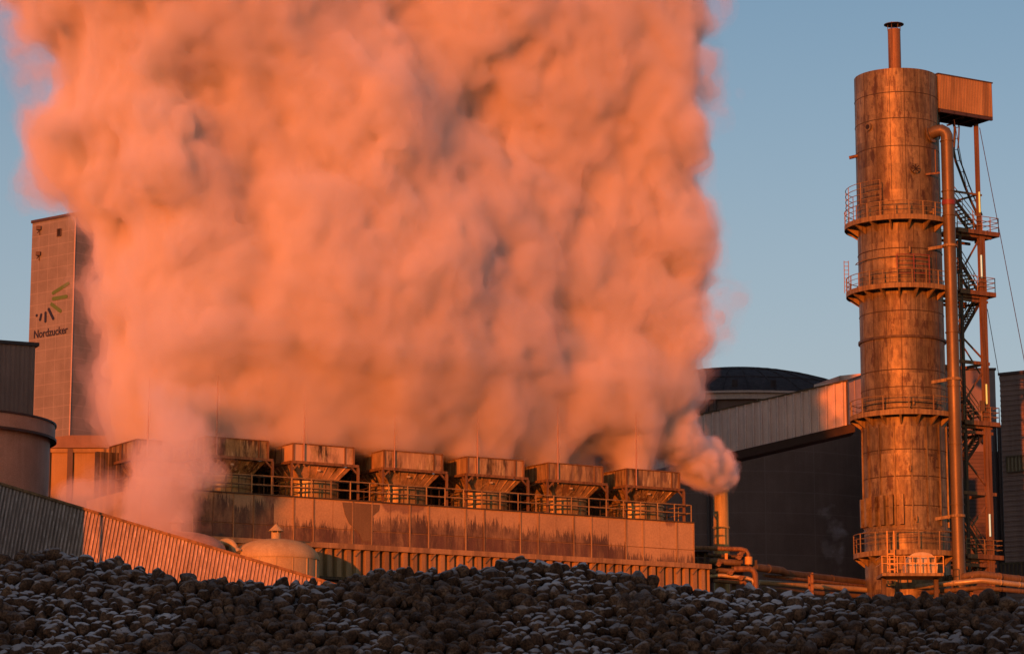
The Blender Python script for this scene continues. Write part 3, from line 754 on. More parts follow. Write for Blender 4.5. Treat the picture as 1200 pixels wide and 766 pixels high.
# ------------------------------------------------------------------ stair tower
def stair_tower():
    nn = Vector((U3.y, -U3.x, 0))
    A = P(1153, 450, 199.0); A.z = 0            # front post
    root = empty('stair_tower', A)
    F = lambda px, py, back=0.0: PP(px, py, A - nn * back, nn) - A
    Wd = 1.9; Dp = 2.4
    zt = PP(1147, 140, A, nn).z
    def post(off, r, z1, nm='post', mt='rust_steel'):
        b = MB(); b.bar(off, off + Z3 * z1, r, r * .9, up=nn); b.build(nm, M[mt], root)
    post(Vector((0, 0, 0)), .27, zt)
    z_mid = PP(1150, 275, A, nn).z
    post(U3 * .30 + nn * .02, .24, z_mid)
    post(-U3 * Wd, .2, z_mid, mt='dark_steel'); post(-nn * Dp, .22, z_mid, mt='dark_steel'); post(-U3 * Wd - nn * Dp, .2, z_mid, mt='dark_steel')
    def landing(py, px0, px1, rail=True, name='landing'):
        a, b_ = F(px0, py), F(px1, py); z = (a.z + b_.z) / 2; a.z = b_.z = z
        d = MB(); q = [a + nn * .35, b_ + nn * .35, b_ - nn * (Dp + .2), a - nn * (Dp + .2)]
        d.hexa(*[v - Z3 * .12 for v in q], *q)
        d.bar(a + nn * .36 - Z3 * .16, b_ + nn * .36 - Z3 * .16, .1, .32); d.bar(b_ + nn * .35 - Z3 * .16, b_ - nn * Dp - Z3 * .16, .1, .32)
        d.bar(a - Z3 * .42, b_ - U3 * .5 - Z3 * .42, .16, .2); d.bar(a - nn * Dp - Z3 * .42, b_ - U3 * .5 - nn * Dp - Z3 * .42, .16, .2)
        o = d.build(name, M['rust_steel'], root)
        r = MB(); c = [a + nn * .3, b_ + nn * .3, b_ - nn * (Dp + .15), a - nn * (Dp + .15)]
        for e0, e1 in ((c[0], c[1]), (c[1], c[2]), (c[2], c[3])):
            n = max(2, int((e1 - e0).length / .75))
            for i in range(n + 1):
                q = e0 + (e1 - e0) * (i / n); r.bar(q, q + Z3 * 1.1, .055)
            for h in (1.1, .75, .4): r.bar(e0 + Z3 * h, e1 + Z3 * h, .045)
        r.build('railing', M['rail'], o)
        return z
    landing(270.5, 1119, 1167); landing(341.5, 1122, 1163); landing(494, 1127, 1168); landing(650, 1130, 1172)
    def cross(py, px0, px1, w=.2):
        a, b_ = F(px0, py), F(px1, py); b_.z = a.z
        b = MB(); b.bar(a, b_, w, w * 1.2); b.bar(a - nn * Dp + Z3 * 0, b_ - nn * Dp, w, w * 1.2); b.bar(b_ - U3 * .4, b_ - U3 * .4 - nn * Dp, w, w)
        b.build('cross_beam', M['rust_steel'], root)
    cross(423, 1125, 1159); cross(576.5, 1129, 1167); cross(350, 1122, 1157, .16); cross(505, 1127, 1163, .18); cross(661, 1131, 1167, .2); cross(224, 1117, 1150, .12)
    def brace(x0, y0, x1, y1, w=.11, back=0.0):
        b = MB(); b.bar(F(x0, y0, back), F(x1, y1, back), w); b.build('brace', M['rust_steel'], root)
    for q in ((1127, 394, 1152, 421), (1155, 430, 1132, 467), (1134, 541, 1160, 575), (1162, 582, 1139, 616), (1131, 310, 1147, 281), (1134, 700, 1146, 665)): brace(*q)
    for q in ((1124, 398, 1150, 440), (1126, 480, 1152, 520)): brace(*q, w=.09, back=Dp)
    def flight(x0, y0, x1, y1, back=1.2, wd=.9):
        a, b_ = F(x0, y0, back), F(x1, y1, back); s = MB(); d = b_ - a; n = int(abs(d.z) / .21)
        for t in (0, -wd):
            s.bar(a + nn * t, b_ + nn * t, .07, .24)
        s.build('stair_stringer', M['dark_steel'], root)
        s = MB()
        for i in range(1, n):
            q = a + d * (i / n); s.bar(q, q - nn * wd, .24, .05, up=Z3)
        s.build('stair_treads', M['dark_steel'], root)
        s = MB()
        for t in (0, -wd):
            for h in (.95, .5): s.bar(a + nn * t + Z3 * h, b_ + nn * t + Z3 * h, .045)
            for i in range(0, n + 1, 4): q = a + d * (i / n) + nn * t; s.bar(q, q + Z3 * .95, .045)
        s.build('stair_rail', M['rail'], root)
    flight(1116, 230, 1146, 269, .5); flight(1127, 392, 1150, 351, .7); flight(1124, 303, 1146, 341, .9); flight(1126, 458, 1150, 492, .9); flight(1132, 541, 1154, 507, .7); flight(1136, 619, 1154, 648, .9); flight(1134, 700, 1154, 664, .9)
    # skip track: two curved rails with ties
    path = [(1110, 134), (1116, 140), (1119, 150), (1118.5, 163), (1117.5, 176), (1120, 189), (1125, 202), (1131, 219), (1138, 236), (1146, 253)]
    for off in (0.0, 1.0):
        t = MB(); t.tube([F(x, y, off + .6) for x, y in path], .10, 6); t.build('skip_rail', M['dark_steel'], root)
        t = MB(); t.tube([F(x + 5, y - 1, off + .6) for x, y in path], .055, 6); t.build('skip_rail', M['dark_steel'], root)
    t = MB()
    for x, y in path[1:]: t.bar(F(x, y, .6), F(x + 5, y - 1, .6), .05); t.bar(F(x, y, .6), F(x, y, 1.6), .05)
    t.build('track_tie', M['dark_steel'], root)
    b = MB(); b.bar(F(1110, 147, .4), F(1144, 136, .4), .13); b.build('knee_brace', M['cap'], root)
    for px, y0, y1, mt in ((1147.3, 225, 249, 'lamp_tube'), (1149.6, 299, 325, 'lamp_tube_cool'), (1155.6, 450, 473, 'lamp_tube'), (1159.5, 602, 628, 'lamp_tube_cool')):
        a, b_ = F(px, y0, -.22), F(px, y1, -.22); b_.x, b_.y = a.x, a.y
        h = MB(); h.bar(a - nn * .06, b_ - nn * .06, .12, .05, up=nn); o = h.build('lamp', M['white_lamp'], root)
        h = MB(); h.tube([a + nn * .02, b_ + nn * .02], .062, 8); h.build('lamp_tube', M[mt], o)
    b = MB(); q = F(1151, 473, -.25); b.box(q - Z3 * .15, (.32, .3, .75)); b.build('junction_box', M['dark_steel'], root)
    tag(root, 'open steel stair tower with railed landings and lit tube lamps beside the kiln', 'stair tower')
stair_tower()

# ------------------------------------------------------------------ guy wires
for k, (a, b_, lab) in enumerate((((1148, 150, 199), (1206, 452, 190), 'longer steel guy wire slanting down from the skip house post'), ((1157, 362, 199.3), (1172, 448, 225.5), 'shorter guy wire from the stair tower to the dark hall'), ((1118, 140, 196.5), (1133, 224, 197.5), 'thin hanging cable beside the curved skip track'))):
    w = MB(); w.tube([P(*a), P(*b_)], .028, 5); tag(w.build('guy_wire', M['cap']), lab, 'cable')

# ------------------------------------------------------------------ hooded loader on its small deck at the kiln foot
def loader():
    Y = 188.5; c = P(1078, 668, Y); root = empty('loading_hood', c); q = lambda px, py, y=0: P(px, py, Y + y) - c
    W = (q(1098, 668) - q(1063, 668)).x; x0 = q(1063, 668).x; x1 = q(1098, 668).x
    zb, zm, zt = q(1078, 672).z, q(1078, 660).z, q(1078, 646.5).z
    b = MB(); b.hexa(*[Vector((x, y, zb)) for x, y in ((x0, 0), (x1, 0), (x1, 1.8), (x0, 1.8))], *[Vector((x, y, zm)) for x, y in ((x0 - .03, -.08), (x1 + .08, -.08), (x1 + .08, 1.9), (x0 - .03, 1.9))]); b.build('body', M['hood'], root)
    r = MB(); prof = []
    for i in range(13):
        t = math.pi * i / 12; prof.append((x0 + .08 + (x1 - x0 - .16) * (1 - math.cos(t)) / 2, zm + (zt - zm) * math.sin(t) ** .55))
    n = len(prof); vv = [Vector((x, y, z)) for y in (.0, 1.75) for x, z in prof]
    r.add(vv, [(i, i + 1, n + i + 1, n + i) for i in range(n - 1)], True); r.add(vv, [tuple(range(n - 1, -1, -1)), tuple(range(n, 2 * n))]); r.build('hood', M['hood'], root)
    for t in np.linspace(x0 + .1, x1 - .1, 4):
        s = MB(); s.bar((t, -.07, zb + .02), (t, -.12, zm), .07); s.build('strut', M['rail'], root)
    for x, w in ((x0 + .5, .42), (x1 - .35, .3)):
        s = MB(); s.box((x, -.02, zm + .28), (w, .06, .34)); s.build('hatch', M['kiln'], root)
    d = MB(); a, b_ = q(1034, 674, -1.0).x, q(1106, 674, -1.0).x
    d.box(((a + b_) / 2, .6, zb - .12), (b_ - a, 3.2, .2)); d.build('deck', M['rail'], root)
    r = MB()
    for i in range(9):
        x = a + (b_ - a) * i / 8; r.bar((x, -.95, zb), (x, -.95, zb + 1.15), .07)
    for h in (1.15, .65): r.bar((a, -.95, zb + h), (b_, -.95, zb + h), .05); r.bar((a, -.95, zb + h), (a, 2.1, zb + h), .05)
    r.build('railing', M['yellow'], root)
    for x in (a + .3, b_ - .3):
        s = MB(); s.bar((x, .6, zb - .2), (x, .6, -c.z), .3); s.build('leg', M['dark_steel'], root)
    tag(root, 'pale rounded loading hood on a railed deck at the kiln foot', 'loading hood')
loader()

# ------------------------------------------------------------------ long pipes on low trestles
PIPE_Z = PZ(1056, 694, 17.0).z
def pipe_thing(pts, r, lab, mt='pipe_steel', bands=True, cat='pipe'):
    p = MB(); p.tube(pts, r, 14); o = p.build('yard_pipe', M[mt]); tag(o, lab, cat)
    if bands:
        L = 0.0
        for a, b_ in zip(pts[:-1], pts[1:]):
            d = b_ - a; n = int(d.length / 3.2)
            if n:
                k = MB()
                for i in range(1, n + 1):
                    q = a + d * (i / (n + 1)); e = d.normalized() * .05
                    k.tube([q - e, q + e], r * 1.09, 14)
                k.build('joint_band', M[mt], o)
    return o
def polyz(z, *pp): return [PZ(x, y, z) for x, y in pp]
z0 = 17.6
pipe_thing(polyz(z0 + .5, (884, 664), (916, 668), (921, 671.5), (1000, 681), (1045, 687.5), (1148, 672.5), (1215, 681)), .27, 'thick dull pipe, uppermost of the long run past the kiln foot', 'dull_pipe')
pipe_thing(polyz(z0 - .2, (889, 682), (1000, 689.5), (1054, 694), (1061, 688.5), (1150, 679.5), (1215, 687)), .19, 'bright pipe with a small kink, second from the top of the long run', 'bright_pipe')
pipe_thing(polyz(z0 - .65, (895, 689.5), (1000, 697.5), (1056, 701), (1063, 696), (1150, 688), (1215, 694)), .16, 'lowest thin pipe of the long run just above the beet heap', 'dull_pipe')
pipe_thing(polyz(z0 + .15, (895, 673.5), (1000, 685.5), (1048, 690.5)), .12, 'thin brown pipe between the thick dull pipe and the bright one', 'rust_steel')
for k, (px, py, lab) in enumerate(((950, 676, 'steel trestle under the long pipes below the white vapour wisp'), (1030, 688, 'steel trestle under the long pipes just before their kink'), (1136, 680, 'steel trestle under the long pipes in front of the kiln side pipe'), (1166, 682, 'steel trestle under the long pipes in front of the stair tower foot'))):
    root = empty('pipe_trestle', (0, 0, 0)); c = PZ(px, py, z0); root.location = (c.x, c.y, 0)
    for dy in (-.7, .9):
        b = MB(); b.bar((0, dy, 0), (0, dy, c.z + .15), .2, .2, up=(0, 1, 0)); b.build('post', M['rust_steel'], root)
    for dz in (-1.0, -.45, .18):
        b = MB(); b.bar((0, -1.1, c.z + dz), (0, 1.3, c.z + dz), .12, .12); b.build('cross_arm', M['rust_steel'], root)
    tag(root, lab, 'pipe support', 'trestles under the long pipes')

# ------------------------------------------------------------------ pipe knot between the basin and the long run
def pipe_knot():
    Y = 176.0; c = P(850, 700, Y); c.z = 0; root = empty('pipe_manifold', c)
    q = lambda px, py, y=0: P(px, py, Y + y) - c
    def pipe(pts, r, mt='pipe_steel', nm='pipe'):
        b = MB(); b.tube([q(*p) for p in pts], r, 14); return b.build(nm, M[mt], root)
    pipe([(812, 641.5), (868, 643), (874, 644.5), (877, 649), (877.3, 662)], .15, 'rust_steel')
    o = MB(); o.tube([q(877.3, 652), q(877.3, 661)], .25, 14); o.build('pipe_sleeve', M['yellow'], root)
    pipe([(831, 657), (868, 659)], .2, 'dull_pipe')
    pipe([(860, 666.5), (878, 666), (883, 668), (885, 673), (886, 697)], .2, 'rust_steel')
    pipe([(838, 667), (860, 669)], .16, 'dull_pipe')
    pipe([(828, 675), (845, 673.5), (876, 677), (882, 679), (884, 684), (884, 697)], .13, 'bright_pipe')
    pipe([(836, 680), (868, 682)], .14, 'rust_steel')
    pipe([(866, 683), (872, 681), (876, 686), (876, 697)], .12, 'rust_steel')
    pipe([(812, 650, .8), (880, 652, .8)], .12, 'dark_steel'); pipe([(815, 661, 1.2), (884, 664, 1.2)], .2, 'dark_steel')
    for px in (818, 826): 
        b = MB(); b.bar(q(px, 640, .3), q(px, 700, .3) , .12); b.build('frame_post', M['dark_steel'], root)
    b = MB(); b.bar(q(851, 648), q(851, 656), .18); b.build('bracket', M['yellow'], root)
    for px, py in ((842, 661), (866, 653), (868, 677), (856, 671), (836, 669), (868, 649)):
        b = MB(); p = q(px, py, -.15); b.tube([p, p + Vector((0, -.25, 0))], .16, 8); b.tube([p + Vector((-.24, -.2, -.04)), p + Vector((.24, -.2, .1))], .07, 8); b.build('valve', M['rust_steel'], root)
    for px in (815, 860, 885):
        p = q(px, 690, .6); b = MB(); b.bar((p.x, p.y, 0), (p.x, p.y, q(px, 655).z), .28); b.build('leg', M['dark_steel'], root)
    b = MB(); b.box(q(822, 646, .2), (.9, 1.5, .1)); b.box(q(840, 668, 1.6), (3.4, .3, 1.6)); b.build('back_plate', M['cap'], root)
    tag(root, 'tangle of rusty pipes and valves between the basin end and the long pipes', 'pipe manifold')
pipe_knot()

# ------------------------------------------------------------------ small ochre stack
def small_stack():
    Y = 179.0; c = P(845, 600, Y); c.z = 0; root = empty('small_stack', c); zt = HZ(571, Y, 845)
    b = MB(); b.lathe((0, 0, 0), [(.56, 0), (.52, HZ(640, Y, 845)), (.49, zt), (.41, zt), (.39, zt - 1.2)], 32); b.build('shell', M['small_stack'], root)
    for py in (575, 618):
        k = MB(); z = HZ(py, Y, 845); k.lathe((0, 0, 0), [(.5, z - .06), (.57, z - .06), (.57, z + .06), (.5, z + .06)], 32, smooth=False); k.build('collar', M['small_stack'], root)
    b = MB(); b.bar((.3, -.35, HZ(660, Y, 845)), (.3, -.35, HZ(640, Y, 845)), .16); b.build('bracket', M['yellow'], root)
    tag(root, 'short ochre stack puffing white vapour in front of the dark silo', 'stack')
small_stack()
# ------------------------------------------------------------------ cooling tower: basin, deck, trough and the row of fans
WALL_N = -2.75                                   # the basin wall's offset from the row's centre line
WP = ROW_M + N3 * WALL_N; WP.z = 0
WNRM = -N3
def wp(px, py, off=0.0): return PP(px, py, WP - N3 * off, WNRM)
DECK_Z = wp(560, 595.3).z
def basin():
    root = empty('cooling_basin', WP)
    s0 = (wp(165, 600) - WP).dot(U3); s1 = (wp(812.5, 620) - WP).dot(U3)
    zb = wp(560, 645.5).z
    zj = DECK_Z - (DECK_Z - zb) * .68
    m, n, l, b = new_mat('stained basin panels')
    g = n.new('ShaderNodeNewGeometry'); co = g.outputs['Position']
    # how clean each panel is: two kinds of stain, splash from below and runs from the top
    bl = noise(n, l, co, .28, 4, .55); base = mixc(n, l, ramp(n, l, bl, [(.35, (0, 0, 0)), (.65, (1, 1, 1))]).outputs[0], (.45, .355, .18), (.34, .265, .135))
    oi = n.new('ShaderNodeObjectInfo'); oc = n.new('ShaderNodeSeparateColor'); l.new(oi.outputs['Color'], oc.inputs[0])   # red: how dirty this panel is
    sx = n.new('ShaderNodeSeparateXYZ'); l.new(co, sx.inputs[0])
    jag = noise(n, l, co, 7.5, 6, .8, (1, 1, .10))
    def band(z_lo, z_hi, amp, flip=False):
        mr = n.new('ShaderNodeMapRange'); mr.clamp = True
        mr.inputs[1].default_value = z_lo; mr.inputs[2].default_value = z_hi; mr.inputs[3].default_value = 1.0 if not flip else 0.0; mr.inputs[4].default_value = 0.0 if not flip else 1.0
        l.new(sx.outputs[2], mr.inputs[0])
        a = n.new('ShaderNodeMath'); a.operation = 'MULTIPLY_ADD'; a.inputs[1].default_value = amp; l.new(jag, a.inputs[0]); l.new(mr.outputs[0], a.inputs[2])
        return a.outputs[0]
    big = noise(n, l, co, .17, 3, .5)
    def thr(src, lo, hi, amt):
        r = ramp(n, l, src, [(lo, (0, 0, 0)), (hi, (amt, amt, amt))]); return r.outputs[0]
    # splash stain climbing from the lower joint, ragged along its top
    def mad(a, k, c_):
        q = n.new('ShaderNodeMath'); q.operation = 'MULTIPLY_ADD'; l.new(a, q.inputs[0]); q.inputs[1].default_value = k
        if hasattr(c_, 'is_linked'): l.new(c_, q.inputs[2])
        else: q.inputs[2].default_value = c_
        return q.outputs[0]
    h_ = mad(oc.outputs[0], 2.1, zj - .62 - 1.7 - .8)
    h_ = mad(jag, 3.4, h_); h_ = mad(big, 1.6, h_); h_ = mad(sx.outputs[2], -1.0, h_)
    stn = ramp(n, l, mad(h_, .5, .5), [(.47, (0, 0, 0)), (.58, (.97, .97, .97))])
    den = ramp(n, l, noise(n, l, co, 1.6, 5, .7, (1, 1, .3)), [(.36, (.5, .5, .5)), (.58, (1, 1, 1))])
    ms = n.new('ShaderNodeMath'); ms.operation = 'MULTIPLY'; l.new(stn.outputs[0], ms.inputs[0]); l.new(den.outputs[0], ms.inputs[1])
    c = mixc(n, l, ms.outputs[0], base, (.065, .045, .028))
    dn = band(DECK_Z - .9, DECK_Z - .05, 1.0, True)
    mu2 = n.new('ShaderNodeMath'); mu2.operation = 'MULTIPLY'; l.new(dn, mu2.inputs[0]); l.new(thr(noise(n, l, co, .23, 3, .5, (1, 1, .2)), .47, .62, 1.0), mu2.inputs[1])
    c = mixc(n, l, thr(mu2.outputs[0], .62, .80, .7), c, (.15, .09, .055))
    low = ramp(n, l, noise(n, l, co, 3.2, 4, .7, (1, 1, .1)), [(.38, (0, 0, 0)), (.58, (.85, .85, .85))])
    lm = n.new('ShaderNodeMath'); lm.operation = 'LESS_THAN'; lm.inputs[1].default_value = zj - .03; l.new(sx.outputs[2], lm.inputs[0])
    mu3 = n.new('ShaderNodeMath'); mu3.operation = 'MULTIPLY'; l.new(low.outputs[0], mu3.inputs[0]); l.new(lm.outputs[0], mu3.inputs[1])
    mu4 = n.new('ShaderNodeMath'); mu4.operation = 'MULTIPLY'; l.new(mu3.outputs[0], mu4.inputs[0]); l.new(thr(oc.outputs[0], .18, .5, 1.0), mu4.inputs[1])
    c = mixc(n, l, mu4.outputs[0], c, (.10, .06, .04))
    cr = noise(n, l, co, 9, 4, .7)
    c = mixc(n, l, 1.0, c, ramp(n, l, cr, [(.3, (.8, .8, .8)), (.7, (1.12, 1.12, 1.12))]).outputs[0], 'MULTIPLY')
    l.new(c, b.inputs['Base Color']); b.inputs['Roughness'].default_value = .6
    M['basin'] = m
    # panels
    ph = 1.27; k0 = int((s1 - s0) / ph)
    o = MB()
    q = [U3 * s0 + N3 * .06, U3 * s1 + N3 * .06, U3 * s1 + N3 * 8, U3 * s0 + N3 * 8]
    o.hexa(*q, *[v + Z3 * (DECK_Z - .02) for v in q]); o.build('basin_core', M['beam_sheet'], root)
    for i in range(k0 + 1):
        a1 = s1 - i * ph; a0 = max(s0, a1 - ph)
        if a1 - a0 < .3: continue
        p = MB(); rr = random.Random(i)
        for za, zc in ((zb - .5, zj - .02), (zj + .02, DECK_Z - .05)):
            d = rr.uniform(0, .025)
            v = [U3 * (a0 + .012) - N3 * d, U3 * (a1 - .012) - N3 * d, U3 * (a1 - .012) + N3 * .055, U3 * (a0 + .012) + N3 * .055]
            p.hexa(*[x + Z3 * za for x in v], *[x + Z3 * zc for x in v])
        pa = WP + U3 * ((a0 + a1) / 2); ppx = 600 + 3200 * pa.x / (pa.y * CP + 20 * SP)
        dirt = float(np.interp(ppx, [200, 240, 310, 330, 395, 430, 470, 520, 600, 640, 680, 715, 735, 815], [.95, .95, .85, .45, .40, .5, .66, .70, .72, .60, .62, .55, .2, .08])) + rr.uniform(-.1, .1)
        o_ = p.build('panel', M['basin'], root); o_.color = (max(0, dirt), rr.random(), 0, 1)
    for i in range(k0 + 1):
        a1 = s1 - i * ph; t = MB()
        if i % 3 != 2: t.bar(U3 * a1 - N3 * .05 + Z3 * (zb - .4), U3 * a1 - N3 * .05 + Z3 * (DECK_Z - .06), .07, .05, up=N3); t.build('joint_strip', M['beam_sheet'], root)
    t = MB(); t.bar(U3 * s0 - N3 * .02 + Z3 * (DECK_Z - .02), U3 * s1 - N3 * .02 + Z3 * (DECK_Z - .02), .2, .07); t.build('deck_edge', M['dark_steel'], root)
    # thin sheet on the panels, duller and darker than they are
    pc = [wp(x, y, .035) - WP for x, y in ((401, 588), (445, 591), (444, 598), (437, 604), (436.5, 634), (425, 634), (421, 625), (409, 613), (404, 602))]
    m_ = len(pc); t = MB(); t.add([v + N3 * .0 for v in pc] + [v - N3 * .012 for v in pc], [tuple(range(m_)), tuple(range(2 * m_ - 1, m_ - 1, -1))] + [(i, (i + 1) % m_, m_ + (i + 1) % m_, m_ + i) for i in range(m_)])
    t.build('dull_patch', weathered('dull patch', (.19, .125, .09), (.15, .1, .07), (.22, .15, .11), rough=.75), root)
    w = MB(); w.ribbed(U3 * s0 + N3 * 6.6 + Z3 * DECK_Z, U3, -N3, Z3, s1 - s0 - 1.0, 2.7, .5, .06, thick=.3); w.build('rear_parapet', M['dark_steel'], root)
    # railing
    r = MB()
    for i in range(k0 + 1):
        a1 = s1 - .1 - i * ph
        if a1 > s0: r.bar(U3 * a1 + N3 * .08 + Z3 * DECK_Z, U3 * a1 + N3 * .08 + Z3 * (DECK_Z + 1.08), .065)
    for h in (1.08, .56): r.bar(U3 * s0 + N3 * .08 + Z3 * (DECK_Z + h), U3 * (s1 - .1) + N3 * .08 + Z3 * (DECK_Z + h), .06)
    for h in (1.08, .56):
        r.bar(U3 * (s1 - .1) + N3 * .08 + Z3 * (DECK_Z + h), U3 * (s1 - .1) + N3 * 7 + Z3 * (DECK_Z + h), .05)
    for y in (1.5, 3, 4.5, 6): r.bar(U3 * (s1 - .1) + N3 * y + Z3 * DECK_Z, U3 * (s1 - .1) + N3 * y + Z3 * (DECK_Z + 1.08), .06)
    r.build('railing', M['rail'], root)
    tag(root, 'long stained panel wall carrying a railed deck with the row of fans', 'cooling basin')
    return s0, s1, zb
S0, S1, BZ = basin()

def trough():
    """the ribbed steel trough along the foot of the basin"""
    off = 1.1
    root = empty('ribbed_trough', WP - N3 * off); O = WP - N3 * off
    a = PP(330, 640, O, WNRM) - O; e = PP(829, 670, O, WNRM) - O
    s0, s1 = (wp(225, 640, off) - O).dot(U3), e.dot(U3)
    zt = PP(600, 648.5, O, WNRM).z; zc = zt - .30; z0 = PP(600, 686, O, WNRM).z
    c = MB(); v = [U3 * s0 - N3 * .48, U3 * s1 - N3 * .48, U3 * s1 + N3 * .9, U3 * s0 + N3 * .9]
    c.hexa(*[q + Z3 * zc for q in v], *[q + Z3 * zt for q in v]); c.build('cap_beam', M['beam_sheet'], root)
    r = MB(); r.ribbed(U3 * s0 + Z3 * z0, U3, -N3, Z3, s1 - s0, zc - .01 - z0, .62, .30, duty=.42, thick=.9); r.build('ribbed_side', M['beam_sheet'], root)
    b = MB(); b.bar(U3 * s0 - N3 * .1 + Z3 * (z0 - .08), U3 * s1 - N3 * .1 + Z3 * (z0 - .08), .3, .15); b.build('bottom_beam', M['dark_steel'], root)
    k = MB(); x = s0 + .5
    while x < s1: 
        k.bar(U3 * x - N3 * .36 + Z3 * (zc + .0), U3 * (x - .36) - N3 * .36 + Z3 * (zc - .38), .06, .08, up=N3); x += 1.24
    k.build('gusset', M['beam_sheet'], root)
    w = MB(); w.ribbed(U3 * s0 + N3 * .5, U3, -N3, Z3, s1 - s0, z0 - .17, .3, .05, thick=.4); w.build('lower_wall', M['gallery_sheet'], root)
    tag(root, 'ribbed brown steel trough under a flat cap along the basin foot', 'trough')
trough()

def fan_cell():
    root = empty('cooling_fan')
    hw = 1.95
    zc0, zc1 = 2.12, 3.16
    # ring
    b = MB(); b.lathe((0, 0, 0), [(1.74, 0), (1.74, .42), (1.80, .42), (1.80, .50), (1.72, .50), (1.72, 1.0), (1.79, 1.0), (1.79, 1.1), (1.62, 1.22)], 40, smooth=False); b.build('fan_ring', M['fan_barrel'], root)
    f = MB(); zb = 1.24
    for k in range(4):
        a = math.pi / 2 * k
    lo = 1.30; hi = hw - .06
    v0 = [Vector((x * lo, y * lo, zb)) for x, y in ((-1, -1), (1, -1), (1, 1), (-1, 1))]
    v1 = [Vector((x * hi, y * hi, zc0 - .12)) for x, y in ((-1, -1), (1, -1), (1, 1), (-1, 1))]
    f.hexa(*v0, *v1); f.build('hopper', M['fan_sheet'], root)
    r = MB()
    for s_ in (-1, 1):
        for i in range(6):
            t = -1.05 + .42 * i
            r.bar((t, s_ * (lo + .02), zb + .06), (t * 1.42, s_ * (hi + .02), zc0 - .14), .05); r.bar((s_ * (lo + .02), t, zb + .06), (s_ * (hi + .02), t * 1.42, zc0 - .14), .05)
    r.build('hopper_rib', M['fan_sheet'], root)
    g_ = MB(); e = hw + .22
    for p, q in (((-e, -e), (e, -e)), ((e, -e), (e, e)), ((e, e), (-e, e)), ((-e, e), (-e, -e))):
        g_.bar((*p, zc0 - .05), (*q, zc0 - .05), .16, .16)
    g_.build('flange_frame', M['rust_steel'], root)
    c = MB(); th = .06
    for x0, y0, x1, y1 in ((-hw, -hw, hw, -hw + th), (-hw, hw - th, hw, hw), (-hw, -hw + th, -hw + th, hw - th), (hw - th, -hw + th, hw, hw - th)):
        c.hexa((x0, y0, zc0 + .04), (x1, y0, zc0 + .04), (x1, y1, zc0 + .04), (x0, y1, zc0 + .04), (x0, y0, zc1), (x1, y0, zc1), (x1, y1, zc1), (x0, y1, zc1))
    c.build('casing', M['fan_sheet'], root)
    t = MB()
    for x, y in ((-1, -1), (1, -1), (1, 1), (-1, 1)): t.bar((x * (hw + .02), y * (hw + .02), zc0 + .04), (x * (hw + .02), y * (hw + .02), zc1 + .02), .1)
    for k in (-.68, .72): t.bar((hw * k, -hw - .03, zc0 + .05), (hw * k, -hw - .03, zc1), .08, .06, up=(0, 1, 0)); t.bar((-hw - .03, hw * -k * .3, zc0 + .05), (-hw - .03, hw * -k * .3, zc1), .06, .06, up=(1, 0, 0))
    for p, q in (((-hw, -hw), (hw, -hw)), ((hw, -hw), (hw, hw)), ((hw, hw), (-hw, hw)), ((-hw, hw), (-hw, -hw))): t.bar((p[0] * 1.01, p[1] * 1.01, zc1 + .03), (q[0] * 1.01, q[1] * 1.01, zc1 + .03), .1, .06)
    t.build('casing_frame', M['rust_steel'], root)
    for x, y in ((-1, -1), (1, -1), (1, 1), (-1, 1)):
        l_ = MB(); l_.bar((x * e, y * e, 0), (x * e, y * e, zc0 - .12), .13)
        l_.bar((x * e, y * e, zc0 - .55), (x * (e - .45), y * e, zc0 - .13), .09); l_.bar((x * e, y * e, zc0 - .55), (x * e, y * (e - .45), zc0 - .13), .09)
        l_.build('leg', M['rust_steel'], root)
    h = MB(); h.bar((-e, -e - .1, .55), (e, -e - .1, .55), .05); h.bar((-e, -e - .1, 1.05), (e, -e - .1, 1.05), .05); h.bar((-e - .1, -e, 1.05), (-e - .1, e, 1.05), .05); h.bar((-e - .1, -e, .55), (-e - .1, e, .55), .05)
    for x in (-1.6, -.8, 0, .8, 1.6): h.bar((x, -e - .1, 0), (x, -e - .1, 1.05), .045); h.bar((-e - .1, x, 0), (-e - .1, x, 1.05), .045)
    h.build('guard_rail', M['dark_steel'], root)
    n_ = MB(); n_.box((-.25, -1.86, 1.72), (.2, .05, .1)); n_.build('name_plate', M['hood'], root)
    m_ = MB(); m_.tube([(-hw + .62, -hw - .12, zc0 - .2), (-hw + .62, -hw - .12, zc1 + 1), (-hw + .62, -hw - .12, zc1 + 3.6)], [.055, .042, .016], 6)
    m_.bar((-hw + .62, -hw - .14, zc0), (-hw + .62, -hw, zc0), .06); m_.build('lightning_rod', M['frost_rod'], root)
    return root
FAN_CORNERS = [241, 344, 450.5, 548, 642.7, 734.7]
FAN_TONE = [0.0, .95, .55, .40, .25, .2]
FAN_LABELS = ['darkest cooling fan at the steam wrapped end of the row, right of the drifting vapour',
              'cooling fan with a thick rimed rod, right next to the darkest one',
              'cooling fan third from the drifting vapour, casing streaked with four pale runs',
              'cooling fan in the middle of the row, between the streaky and the plain brown one',
              'cooling fan last but one before the short ochre stack',
              'cooling fan at the far end of the row, nearest the short ochre stack']
proto = fan_cell()
ctr = Vector(proto.location)
for i, px in enumerate(FAN_CORNERS):
    o = proto if i == 0 else copy_tree(proto)
    # the near casing corner stands 1.95 m short of the centre both ways
    a, b_ = ray(px, 535); line = ROW_M - N3 * 1.95; h = PP(px, 535, line, N3)
    c = h + U3 * 1.95 + N3 * 1.95
    o.location = (c.x, c.y, DECK_Z + .004); o.rotation_euler = (0, 0, ROW_A)
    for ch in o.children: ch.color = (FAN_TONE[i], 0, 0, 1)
    tag(o, FAN_LABELS[i], 'cooling fan', 'cooling fans in a row on the basin deck')
o = copy_tree(proto); h = PP(160, 545, ROW_M - N3 * -1.2, N3); c = h + U3 * 1.95 + N3 * 1.95
